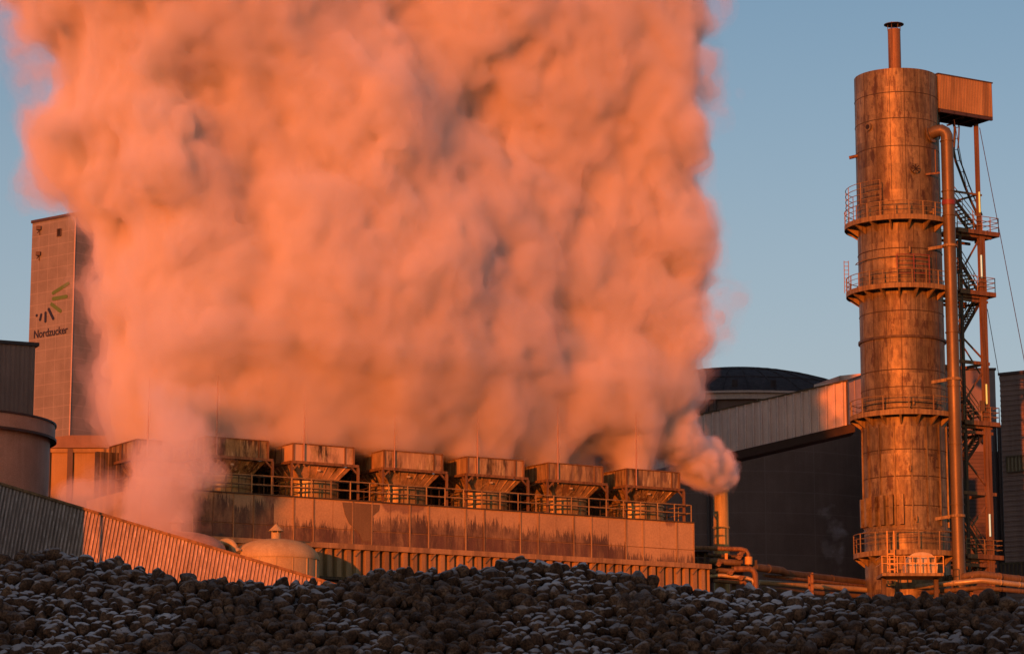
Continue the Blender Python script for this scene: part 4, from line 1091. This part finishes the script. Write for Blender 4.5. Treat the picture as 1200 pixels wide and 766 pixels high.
o.location = (c.x, c.y, DECK_Z + .004); tag(o, 'cooling fan almost lost in the drifting vapour beside the ochre drum', 'cooling fan', 'cooling fans in a row on the basin deck')

# ------------------------------------------------------------------ tanks, duct, inclined gallery
def dome_tank(px, Y, rpx, py_top, py_sh, lab, mt, vent_top):
    c = P(px, 650, Y); c.z = 0; root = empty('dome_tank', c); Rr = rpx * Y * 1.0 / 3200
    zs = HZ(py_sh, Y, px); zt = HZ(py_top, Y, px)
    b = MB(); b.lathe((0, 0, 0), [(Rr, 0), (Rr, zs)], 64); b.build('shell', M[mt], root)
    pr = [(Rr + .05, zs - .1)]
    for i in range(15):
        t = math.pi / 2 * i / 14; r = (Rr + .05) * math.cos(t) ** .8; z = zs + (zt - zs) * math.sin(t) ** 1.15
        pr.append((max(r, .05), z))
    d = MB(); d.lathe((0, 0, 0), pr, 64); d.build('dome', M[mt], root)
    s = MB()
    for k in range(16):
        a = 2 * math.pi * k / 16 + .1; s.bar((math.cos(a) * (Rr + .01), math.sin(a) * (Rr + .01), 0), (math.cos(a) * (Rr + .01), math.sin(a) * (Rr + .01), zs - .12), .06)
    s.build('sheet_joint', M[mt], root)
    zv = HZ(vent_top, Y, px); r = .26
    v = MB(); v.lathe((0, 0, 0), [(r, zt - .15), (r, zv - .5), (r * .8, zv - .5)], 16); vo = v.build('vent_neck', M[mt], root)
    v = MB(); v.lathe((0, 0, 0), [(.05, zv - .42), (r * 1.75, zv - .42), (.03, zv)], 16, smooth=False)
    for k in range(4): v.bar((r * .9 * math.cos(k * 1.57 + .5), r * .9 * math.sin(k * 1.57 + .5), zv - .6), (r * .9 * math.cos(k * 1.57 + .5), r * .9 * math.sin(k * 1.57 + .5), zv - .4), .06)
    v.build('rain_cap', M[mt], vo)
    tag(root, lab, 'tank', 'dome topped tanks behind the inclined gallery')
dome_tank(323, 152, 50.5, 631.5, 654, 'cream dome topped tank with small capped vent, lit in front of the trough', 'tank', 613.5)
dome_tank(206, 149, 57, 623, 643, 'dark dome topped tank with capped vent under the drifting vapour', 'grey_silo', 603.5)
def duct():
    Y = 150.5; c = P(265, 645, Y); root = empty('elbow_duct', c); pts = []
    for i in range(15):
        a = math.pi * (1.12 - 1.12 * i / 14); pts.append((.50 * math.cos(a), -.12 * (i / 14), .50 * math.sin(a)))
    pts = [(pts[0][0], 0, -1.4)] + pts + [(.62, -.2, -.12)]
    b = MB(); b.tube(pts, .2, 16); b.build('bend', M['tank'], root)
    k = MB(); k.tube([(.57, -.18, -.02), (.66, -.24, -.16)], .26, 16); k.build('mouth', M['tank'], root)
    q = MB(); q.bar((-.53, 0, -1.4), (-.53, 0, -c.z), .3); q.build('leg', M['dark_steel'], root)
    tag(root, 'swan neck duct bending over between the two dome topped tanks', 'duct')
duct()

GY = 112.0
def gallery():
    a = P(-150, 522.4, GY); e = P(402, 688.5, GY); d = e - a; L = d.length; d.normalize()
    root = empty('inclined_gallery', (a.x, GY, 0)); o = a - Vector(root.location)
    w = Vector((0, -1, 0)); up = Vector((d.z, 0, -d.x)).normalized()     # down the sheet, square to the slope
    if up.z > 0: up = -up
    up = (up + Vector((0, 0, -1)) * .9).normalized()
    H = 3.6
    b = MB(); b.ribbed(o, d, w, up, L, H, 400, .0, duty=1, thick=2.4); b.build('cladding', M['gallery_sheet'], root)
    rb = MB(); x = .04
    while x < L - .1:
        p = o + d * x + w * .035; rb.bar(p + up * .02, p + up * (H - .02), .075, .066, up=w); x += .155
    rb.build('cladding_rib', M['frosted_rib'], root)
    k = MB(); k.bar(o + w * .07 - up * .04, o + d * L + w * .07 - up * .04, .16, .10); k.bar(o - w * 1.2 - up * .07, o + d * L - w * 1.2 - up * .07, 2.5, .06); k.build('roof_edge', M['rust_steel'], root)
    for t in (.12, .38, .62):
        p = o + d * (L * t) + up * H
        for y in (.2, 2.2):
            q = MB(); q.bar((p.x, y, 0), (p.x, y, p.z + .1 + Vector(root.location).z), .3); q.build('leg', M['dark_steel'], root)
    tag(root, 'inclined ribbed conveyor gallery sloping down into the beet heap', 'conveyor gallery')
gallery()

# ------------------------------------------------------------------ unseen buildings added outside the picture to throw the shade seen in it
def shade_bin():
    """unseen bin and pole, added to throw shade on the inclined gallery"""
    g_ = P(100.5, 590, GY); d = Vector((-math.sin(SUN_AZ), -math.cos(SUN_AZ), 0)); s = Vector((math.cos(SUN_AZ), -math.sin(SUN_AZ), 0))
    edge = g_ + d * 14.0; Rr = 3.2; c = edge - s * Rr; c.z = 0
    root = empty('unseen_shade_bin', c)
    b = MB(); b.lathe((0, 0, 0), [(Rr, 0), (Rr, 17.0)], 64); b.build('shell', M['gallery_sheet'], root)
    k = MB(); k.lathe((0, 0, 0), [(Rr + .1, 17.0), (Rr + .1, 17.2), (.1, 18.4)], 64); k.build('roof', M['cap'], root)
    tag(root, 'unseen round shade bin standing beside the high end of the inclined gallery', 'shade bin')
    p = P(120, 605, GY) + d * 12.0  # unseen pole, added for the narrow strip of shade on the gallery
    v = MB(); v.tube([(p.x, p.y, 0), (p.x, p.y, 16.5)], .065, 10); tag(v.build('shade_pole', M['dark_steel']), 'thin unseen pole added for a strip of shade by the round shade bin', 'pole')
shade_bin()
def blocker():
    """unseen tall warehouse out of the picture, added to shade the drum silo"""
    root = empty('tall_blocker', (-62, 118, 0)); H = 31.2
    b = MB(); b.box((0, 0, H / 2), (26, 18, H)); b.build('wall', M['block'], root)
    k = MB(); k.box((0, 0, H + .12), (26.3, 18.3, .23)); k.build('coping', M['cap'], root)
    for x in (-8, 0, 8):
        g2 = MB(); g2.box((x, -9.05, 2.3), (4, .12, 4.6)); g2.build('gate', M['cap'], root)
    tag(root, 'tall unseen warehouse beside the yard in front of the grey drum silo', 'blocker')
blocker()
def shade_tower():
    """unseen shade tower out of the picture, added to shade the ribbed block"""
    root = empty('shade_tower', (-66.5, 194, 0)); H = 46.0
    b = MB(); b.box((0, 0, H / 2), (23, 12, H)); b.build('wall', M['block'], root)
    k = MB(); k.box((0, 0, H + .12), (23.3, 12.3, .23)); k.build('coping', M['cap'], root)
    tag(root, 'high unseen shade tower standing in front of the ribbed block', 'shade tower')
shade_tower()
def shade_hall():
    """long unseen hall behind the camera, added to shade the heap"""
    root = empty('unseen_shade_hall', (-38, -70, 0)); L, D, H = 110, 24, 13.5
    d = Vector((math.cos(SUN_AZ * .0), 0, 0))
    b = MB(); b.box((0, 0, H / 2), (L, D, H)); b.build('wall', M['hall_sheet'], root)
    r = MB(); r.add([(-L / 2 - .5, -D / 2 - .5, H), (L / 2 + .5, -D / 2 - .5, H), (L / 2 + .5, 0, H + 3.4), (-L / 2 - .5, 0, H + 3.4), (L / 2 + .5, D / 2 + .5, H), (-L / 2 - .5, D / 2 + .5, H)], [(0, 1, 2, 3), (3, 2, 4, 5), (0, 3, 5), (1, 4, 2)]); r.build('roof', M['silo_roof'], root)
    for x in range(-45, 50, 15):
        g2 = MB(); g2.box((x, D / 2 + .02, 2.6), (5, .1, 5.2)); g2.build('gate', M['cap'], root)
    tag(root, 'long unseen hall with shallow roof added to shade the heap', 'hall')
shade_hall()
# ------------------------------------------------------------------ the beet heap
CREST = [(-80, 655), (0, 652), (20, 648), (40, 642), (70, 645), (100, 648), (130, 655), (150, 656), (190, 671), (215, 678), (250, 675), (300, 681), (345, 678), (385, 683), (420, 672), (450, 666), (500, 669), (545, 663), (570, 663), (610, 656), (660, 659), (700, 669), (745, 673), (780, 683), (815, 691), (830, 694), (860, 691), (900, 695), (1000, 698), (1100, 696), (1200, 701), (1280, 703)]
Y_F = 33.6; SL = math.tan(R(25))
z_f = P(600, 772, Y_F).z
def crest_y(x_over_y):
    px = 600 + 3200 * x_over_y * .99
    b = np.interp(px, [c[0] for c in CREST], [ray(c[0], c[1] + 10)[1] for c in CREST])
    # CAM_H + b*y = z_f + SL*(y - Y_F)
    return (CAM_H - z_f + SL * Y_F) / (SL - b)
def heap_z(x, y):
    yc = crest_y(x / max(y, 1.0))
    if y <= yc: return z_f + SL * (y - Y_F)
    return z_f + SL * (yc - Y_F) - .10 * (y - yc) - .03 * (y - yc) ** 2
def beet_mat():
    m, n, l, b = new_mat('soil crusted beet skin')
    g = n.new('ShaderNodeNewGeometry'); co = g.outputs['Position']
    oi = n.new('ShaderNodeObjectInfo')
    f1 = noise(n, l, co, 5.0, 3, .6); f2 = noise(n, l, co, 34, 4, .65)
    c = ramp(n, l, f1, [(.30, (.042, .022, .012)), (.47, (.094, .051, .029)), (.60, (.155, .088, .05)), (.74, (.28, .18, .11))]).outputs[0]
    c = mixc(n, l, 1.0, c, ramp(n, l, f2, [(.34, (.3, .3, .3)), (.64, (1.35, 1.35, 1.35))]).outputs[0], 'MULTIPLY')
    # rime on what faces up, in drifts over the heap
    sx = n.new('ShaderNodeSeparateXYZ'); l.new(g.outputs['Normal'], sx.inputs[0])
    big = noise(n, l, co, .42, 3, .55); med = noise(n, l, co, 9, 3, .6)
    ad = n.new('ShaderNodeMath'); ad.operation = 'MULTIPLY_ADD'; ad.inputs[1].default_value = .55; l.new(med, ad.inputs[0]); l.new(sx.outputs[2], ad.inputs[2])
    fr = ramp(n, l, ad.outputs[0], [(.84, (0, 0, 0)), (1.10, (1, 1, 1))])
    # heaviest rime in drifts along the top of the heap
    for (px_, py_, Y_, r_) in ((480, 690, 36.6, 1.1), (690, 690, 36.3, 1.3), (90, 668, 37.2, .9), (600, 745, 34.4, .8)):
        dv = n.new('ShaderNodeVectorMath'); dv.operation = 'DISTANCE'; dv.inputs[1].default_value = P(px_, py_, Y_); l.new(co, dv.inputs[0])
        mr = n.new('ShaderNodeMapRange'); mr.inputs[1].default_value = 0; mr.inputs[2].default_value = r_; mr.inputs[3].default_value = .13; mr.inputs[4].default_value = 0; mr.interpolation_type = 'SMOOTHSTEP'
        l.new(dv.outputs['Value'], mr.inputs[0])
        q = n.new('ShaderNodeMath'); q.operation = 'ADD'; l.new(big, q.inputs[0]); l.new(mr.outputs[0], q.inputs[1]); big = q.outputs[0]
    dr = ramp(n, l, big, [(.43, (.06, .06, .06)), (.60, (.9, .9, .9))])
    ff = n.new('ShaderNodeMath'); ff.operation = 'MULTIPLY'; l.new(fr.outputs[0], ff.inputs[0]); l.new(dr.outputs[0], ff.inputs[1])
    c = mixc(n, l, ff.outputs[0], c, (.56, .54, .55))
    l.new(c, b.inputs['Base Color']); b.inputs['Roughness'].default_value = .85; b.inputs['Specular IOR Level'].default_value = .25
    bp = n.new('ShaderNodeBump'); bp.inputs['Strength'].default_value = .9; bp.inputs['Distance'].default_value = .02
    l.new(f2, bp.inputs['Height']); l.new(bp.outputs[0], b.inputs['Normal'])
    return m
def ico(sub):
    import bmesh
    bm = bmesh.new(); bmesh.ops.create_icosphere(bm, subdivisions=sub, radius=1)
    v = np.array([q.co[:] for q in bm.verts], np.float32); f = np.array([[q.index for q in t.verts] for t in bm.faces], np.int32); bm.free()
    return v, f
def beets():
    mat = beet_mat(); rng = np.random.default_rng(11)
    v0, f0 = ico(3); var = []
    for k in range(14):
        w = v0.copy(); ln = np.ones(len(w), np.float32)
        for j in range(9):
            d = rng.standard_normal(3); d /= np.linalg.norm(d); a = rng.uniform(.05, .15) * (1 if j < 6 else -1.3); s = rng.uniform(.35, .8)
            ln += a * np.exp(-((1 - v0 @ d) / s * 2.2) ** 2)
        for j in range(60):
            d = rng.standard_normal(3); d /= np.linalg.norm(d); ln += rng.uniform(-.09, .07) * np.exp(-((1 - v0 @ d) * 22) ** 2)
        w = w * ln[:, None]
        # a root end: taper and a crown
        z = w[:, 2]; tp = np.where(z < 0, 1 + .38 * z, 1 - .10 * z); w[:, 0] *= tp; w[:, 1] *= tp * rng.uniform(.8, 1.0)
        w[:, 2] = np.where(z < 0, z * rng.uniform(1.05, 1.45), z * rng.uniform(.75, .95))
        var.append(w)
    pos = []
    sxp, syp = .138, .120
    ys = np.arange(Y_F - 1.0, 41.0, syp)
    for j, y in enumerate(ys):
        xr = 0.205 * y
        for x in np.arange(-xr, xr, sxp):
            xx = x + (j % 2) * sxp / 2 + rng.uniform(-.05, .05); yy = y + rng.uniform(-.045, .045)
            yc = crest_y(xx / yy)
            if yy > yc + .75 or rng.random() < .07: continue
            pos.append((xx, yy, heap_z(xx, yy) + rng.uniform(-.06, .07)))
    for x in np.linspace(-6.6, 6.6, 34):
        x += rng.uniform(-.1, .1); y0 = 36
        for _ in range(4): y0 = crest_y(x / y0)
        pos.append((x, y0 + rng.uniform(-.1, .25), heap_z(x, y0) + rng.uniform(.03, .10)))
    V, Fc, singles = [], [], []
    nv = 0
    # screen rows: the lowest of the picture are the nearest
    info = []
    for p in pos:
        r = float(np.clip(rng.normal(.089, .018), .055, .14))
        e = Matrix.Rotation(rng.uniform(0, 6.28), 3, 'Z') @ Matrix.Rotation(rng.uniform(0, 3.14), 3, 'X') @ Matrix.Rotation(rng.uniform(0, 6.28), 3, 'Z')
        d = p[1] * CP + (p[2] - CAM_H) * SP; vv = (-(p[1]) * SP + (p[2] - CAM_H) * CP)
        px, py = 600 + 3200 * p[0] / d, 383 - 3200 * vv / d
        info.append((p, r, e, rng.integers(len(var)), px, py))
    vis = [i for i, q in enumerate(info) if -8 < q[4] < 1208 and q[5] < 771]
    vis.sort(key=lambda i: -info[i][5])
    single = set(vis[:300])
    meshes = []
    for k, w in enumerate(var):
        o = mesh_np('sugar_beet', w, f0, mat); meshes.append(o.data); bpy.data.objects.remove(o)
    first = True
    for i, (p, r, e, k, px, py) in enumerate(info):
        if i in single:
            o = bpy.data.objects.new('sugar_beet', meshes[k]); COL.objects.link(o)
            o.matrix_world = Matrix.Translation(p) @ e.to_4x4() @ Matrix.Scale(r, 4)
            tag(o, 'brown soil crusted sugar beet in the lowest, nearest rows of the heap', 'sugar beet', 'sugar beets in the nearest rows of the heap')
        else:
            w = (var[k] * r) @ np.array(e.transposed()) + np.array(p, np.float32)
            V.append(w); Fc.append(f0 + nv); nv += len(w)
    # what lies under the top layer
    xs = np.linspace(-9, 9, 90); ys = np.linspace(26, 48, 90); g0 = nv
    G = [(x, y, heap_z(x, y) - .07 if y > Y_F - 2.5 else max(0, heap_z(x, Y_F - 2.5) - .07 - (Y_F - 2.5 - y) * .6)) for y in ys for x in xs]
    h = MB(); n = 90
    h.add(G, [(j * n + i, j * n + i + 1, (j + 1) * n + i + 1, (j + 1) * n + i) for j in range(n - 1) for i in range(n - 1)], True)
    core = h.build('beet_heap', mat)
    mo = mesh_np('beet_layer', np.concatenate(V), np.concatenate(Fc), mat, core)
    tag(core, 'long dark heap of frosted sugar beets across the yard', 'beet heap', kind='stuff')
    print('beets', len(pos), 'in view', len(vis))
beets()
# ------------------------------------------------------------------ steam
import openvdb
def steam_mat(name, dens, col=(1.0, 0.865, 0.86), g=0.0):
    m = bpy.data.materials.new(name); m.use_nodes = True; m.cycles.volume_sampling = 'DISTANCE'
    n, l = m.node_tree.nodes, m.node_tree.links
    n.clear()
    out = n.new('ShaderNodeOutputMaterial'); v = n.new('ShaderNodeVolumeScatter')
    v.inputs['Color'].default_value = (*col, 1)
    v.inputs['Density'].default_value = dens
    v.inputs['Anisotropy'].default_value = g
    l.new(v.outputs[0], out.inputs['Volume'])
    return m

def interp_matrix(n_out, length, lam, rng_off):
    """cubic B-spline weights from a lattice of spacing lam to n_out points over length"""
    x = np.linspace(0, length, n_out) / lam + rng_off
    n_lat = int(math.ceil(x[-1])) + 4
    i = np.floor(x).astype(int); f = x - i
    W = np.zeros((n_out, n_lat), np.float32)
    w = [(1 - f) ** 3 / 6, (3 * f ** 3 - 6 * f ** 2 + 4) / 6, (-3 * f ** 3 + 3 * f ** 2 + 3 * f + 1) / 6, f ** 3 / 6]
    for k in range(4): W[np.arange(n_out), i + k] = w[k]
    return W
def noise3(shape, size, lam, rng, stretch=(1, 1, 1)):
    Ws = [interp_matrix(shape[a], size[a], lam * stretch[a], rng.random()) for a in range(3)]
    L = rng.standard_normal([W.shape[1] for W in Ws]).astype(np.float32)
    A = np.tensordot(Ws[0], L, axes=(1, 0))
    A = np.einsum('jb,ibc->ijc', Ws[1], A, optimize=True)
    A = np.einsum('kc,ijc->ijk', Ws[2], A, optimize=True)
    return A / 0.38          # about unit variance

def shell(name, field, iso, h, org, axes, mat, parent=None, min_faces=60):
    """closed surface of field > iso; org + axes (3x3 rows) map grid to the yard"""
    f = field.copy()
    f[0], f[-1] = -9, -9; f[:, 0], f[:, -1] = -9, -9; f[:, :, 0], f[:, :, -1] = -9, -9
    g = openvdb.FloatGrid(background=-9.0)
    g.copyFromArray(f.astype(np.float32))
    pts, tris, quads = g.convertToPolygons(isovalue=iso, adaptivity=0.0)
    V = np.asarray(org) + (pts * h) @ np.asarray(axes)
    Q = np.asarray(quads, np.int64)[:, ::-1]
    o = mesh_np(name, V, Q, mat, parent)
    return o

def row_point(px, py):
    """where a sight line meets the upright plane through the row of fans"""
    a, b = ray(px, py)
    Y = (ROW_M.x * RU[1] - ROW_M.y * RU[0]) / (a * RU[1] - RU[0])
    p = Vector((a * Y, Y, b * Y + CAM_H))
    return (p.x - ROW_M.x) * RU[0] + (p.y - ROW_M.y) * RU[1], p.z

def big_plume():
    h = 0.20
    s0, s1, t0, t1, z0, z1 = -33.0, 24.0, -14.0, 14.0, 19.0, 62.0
    n = [int((b - a) / h) + 1 for a, b in ((s0, s1), (t0, t1), (z0, z1))]
    S = np.linspace(s0, s1, n[0])[:, None, None].astype(np.float32)
    T = np.linspace(t0, t1, n[1])[None, :, None].astype(np.float32)
    Z = np.linspace(z0, z1, n[2])[None, None, :].astype(np.float32)
    size = (s1 - s0, t1 - t0, z1 - z0)
    rng = np.random.default_rng(7)
    LE = [(-80, 40), (0, 72), (40, 100), (75, 106), (100, 98), (125, 90), (150, 102), (190, 116), (230, 142), (255, 180), (300, 186), (360, 184), (430, 180), (500, 175), (560, 190)]
    RE = [(-80, 740), (0, 750), (60, 760), (100, 758), (150, 770), (200, 792), (250, 806), (300, 824), (340, 832), (380, 822), (420, 816), (470, 812), (520, 802), (560, 780)]
    def prof(E):
        q = sorted((row_point(x, y)[1], row_point(x, y)[0]) for y, x in E)
        return np.interp(Z, [a for a, _ in q], [b for _, b in q]).astype(np.float32)
    sl, sr = prof(LE), prof(RE)
    a = (sr - sl) / 2 + 0.3; c = (sr + sl) / 2
    z_low = row_point(561, 542)[1]; z_mid = row_point(600, 440)[1]; z_top = row_point(600, 0)[1]
    Tz = np.interp(Z, [z_low, z_mid, z_top], [3.6, 6.5, 9.5]).astype(np.float32)
    tc = np.interp(Z, [z_low, z_mid, z_top], [1.5, 2.0, 2.5]).astype(np.float32)
    de = a - np.abs(S - c); dt = Tz - np.abs(T - tc)
    k_ = 3.0
    hh = np.clip(0.5 + 0.5 * (dt - de) / k_, 0, 1)
    mass = dt * (1 - hh) + de * hh - k_ * hh * (1 - hh)
    mass = np.minimum(mass, 4.0) - np.clip((z_mid - Z) * 0.45, 0, 50)
    cols = np.full(n, -50, np.float32)
    for px in (222, 276, 360, 463, 561, 654, 746):
        sc_, _ = row_point(px, 520)
        dz = Z - z_low
        cx = sc_ - 0.05 * dz
        r = 2.35 + 0.12 * np.clip(dz, -1, 40)
        d = r - np.sqrt((S - cx) ** 2 + (T - 0.7 - 0.05 * dz) ** 2)
        cols = np.maximum(cols, d) + 0.35 * np.exp(-np.abs(cols - d) * 1.2)
    for px in (225, 314, 412, 512, 608, 700, 775):      # the fans behind, hidden by the front row
        sc_, _ = row_point(px, 520)
        dz = Z - z_low
        d = 3.0 + 0.08 * np.clip(dz, -1, 40) - np.sqrt((S - sc_ + 0.04 * dz) ** 2 + (T - 5.2 - 0.03 * dz) ** 2)
        cols = np.maximum(cols, d) + 0.2 * np.exp(-np.abs(cols - d) * 1.2)
    cols = np.minimum(cols, 3.5)
    f = np.maximum(mass, cols) + 0.5 * np.exp(-np.abs(mass - cols))
    amp = np.interp(Z, [z_low - 1, z_low + 3, z_mid + 4, z_top], [0.3, 0.6, 0.95, 0.95]).astype(np.float32)
    lam, am = 8.5, 1.75
    nz = np.zeros(n, np.float32)
    for k in range(6):
        m = noise3(n, size, lam, rng, (1, 1, 1.15))
        w_ = (0.40 + 0.60 * np.clip((de - 0.5) / 5.0, 0, 1)) if k < 2 else 1.0
        nz += am * (np.abs(m) - 0.72) * w_
        lam *= 0.55; am *= (0.54, 0.53, 0.60, 0.66, 0.7, 0.7)[k]
    fuzz = 0.42 * noise3(n, size, 2.2, rng) + 0.36 * noise3(n, size, 1.1, rng) + 0.30 * noise3(n, size, 0.6, rng)
    f = f + nz * amp
    f = f - np.clip((z_low + 0.2 - Z) * 3, 0, 50)
    f = f - 0.35 * np.clip((z_low + 3 - Z) / 3, 0, 1) - 0.2
    org = np.array((ROW_M.x, ROW_M.y, 0)) + RU * s0 + RN * t0 + UZ * z0
    axes = np.stack([RU, RN, UZ])
    nested('steam_cloud', ((f + fuzz * 1.1, -0.40, .06), (f + fuzz * .8, -0.02, .18), (f + fuzz * .40, 0.30, .55), (f + fuzz * .2, 0.70, 1.3)), None, h, org, axes, 'huge orange lit steam cloud rising from the row of cooling fans')

def nested(name, f, levels, h, org, axes, lab):
    """one cloud: closed surfaces one inside the other, each adding to the density"""
    o = None; mats = []
    VV, QQ, MI, nv = [], [], [], 0
    for k, lv in enumerate(f if levels is None else [(f, *q) for q in levels]):
        fk, iso, dens = lv
        t = shell(name, fk, iso, h, org, axes, None)
        me = t.data; n = len(me.vertices)
        v = np.empty(n * 3, np.float32); me.vertices.foreach_get('co', v); VV.append(v.reshape(-1, 3))
        q = np.empty(len(me.polygons) * 4, np.int32); me.loops.foreach_get('vertex_index', q); QQ.append(q.reshape(-1, 4) + nv)
        MI.append(np.full(len(me.polygons), k, np.int32)); nv += n
        mats.append(steam_mat(name + ' %d' % k, dens))
        bpy.data.objects.remove(t); bpy.data.meshes.remove(me)
    o = mesh_np(name, np.concatenate(VV), np.concatenate(QQ), mats[0])
    for m in mats[1:]: o.data.materials.append(m)
    o.data.polygons.foreach_set('material_index', np.concatenate(MI))
    tag(o, lab, 'steam cloud', kind='stuff')
    return o
big_plume()

def puffs(name, path, levels, lab, Y, h=.12, lam=2.6, amp=.55, pad=2.0, seed=3, squash=1.0):
    """smaller vapour: path of (px, py, radius m, depth offset)"""
    pts = [(P(x, y, Y + dy), r) for x, y, r, dy in path]
    lo = np.array([min(p[a] - r for p, r in pts) for a in range(3)]) - pad
    hi = np.array([max(p[a] + r for p, r in pts) for a in range(3)]) + pad
    n = [int((b - a) / h) + 1 for a, b in zip(lo, hi)]
    X, Yy, Z = np.meshgrid(*[np.linspace(a, b, k, dtype=np.float32) for a, b, k in zip(lo, hi, n)], indexing='ij')
    f = np.full(n, -9, np.float32)
    for (p0, r0), (p1, r1) in zip(pts[:-1], pts[1:]):
        d = np.array(p1 - p0); L2 = float(d @ d)
        t = np.clip(((X - p0.x) * d[0] + (Yy - p0.y) * d[1] + (Z - p0.z) * d[2]) / L2, 0, 1)
        q = np.sqrt((X - p0.x - t * d[0]) ** 2 + (Yy - p0.y - t * d[1]) ** 2 + (Z - p0.z - t * d[2]) ** 2)
        f = np.maximum(f, (r0 + (r1 - r0) * t - q))
    rng = np.random.default_rng(seed); l_, a_ = lam, amp
    for k in range(5):
        m = noise3(n, hi - lo, l_, rng); f += a_ * (np.abs(m) - .8); l_ *= .52; a_ *= .6
    nested(name, f, levels, h, lo, np.eye(3), lab)

puffs('stack_vapour', [(846, 569, .7, 0), (844, 560, 1.3, -.2), (832, 549, 1.6, -.8), (815, 534, 1.8, -1.8), (800, 516, 1.9, -3), (788, 494, 1.8, -4)],
      ((-.1, .25), (.12, 1.0), (.4, 2.6)), 'cauliflower puff of vapour curling off the short ochre stack', 178.5, h=.08, lam=1.4, amp=.42, seed=5)
puffs('drifting_vapour', [(92, 590, 1.0, 0), (125, 592, 1.6, 0), (160, 590, 2.4, 0), (192, 580, 2.7, 0), (202, 545, 2.7, .5), (206, 515, 2.6, 2), (208, 490, 2.6, 4)],
      ((-.1, .06), (.3, .14), (.8, .28)), 'thin pink vapour drifting low in front of the first fans', 147.5, h=.13, lam=2.4, amp=.95, seed=8)
puffs('vapour_wisp', [(984, 680, .3, 0), (982, 660, .5, 0), (975, 642, .7, 0), (980, 625, .6, 0), (972, 606, .5, 0)], ((-.1, .07), (.15, .14)), 'small pale vapour wisp rising behind the long pipes', 246, h=.07, lam=.9, amp=.5, pad=1, seed=4)
puffs('torn_steam', [(815, 128, .8, 0), (826, 100, 1.1, 0), (832, 70, 1.2, 0), (815, 40, 1.2, 0), (800, 10, 1.3, 0), (790, -25, 1.4, 0)], ((-.2, .03), (.2, .07), (.7, .12)), 'torn mauve steam hanging off the cloud beside the kiln top', 172, h=.12, lam=2.4, amp=.75, pad=1.6, seed=12)
puffs('torn_steam', [(38, 152, .7, 0), (28, 128, .9, 0), (40, 105, .9, 0), (30, 60, .8, 0), (18, 20, 1.0, 0)], ((-.2, .03), (.2, .07), (.7, .12)), 'torn mauve steam drifting off the cloud above the panelled tower', 152, h=.12, lam=2.0, amp=.7, pad=1.6, seed=15)
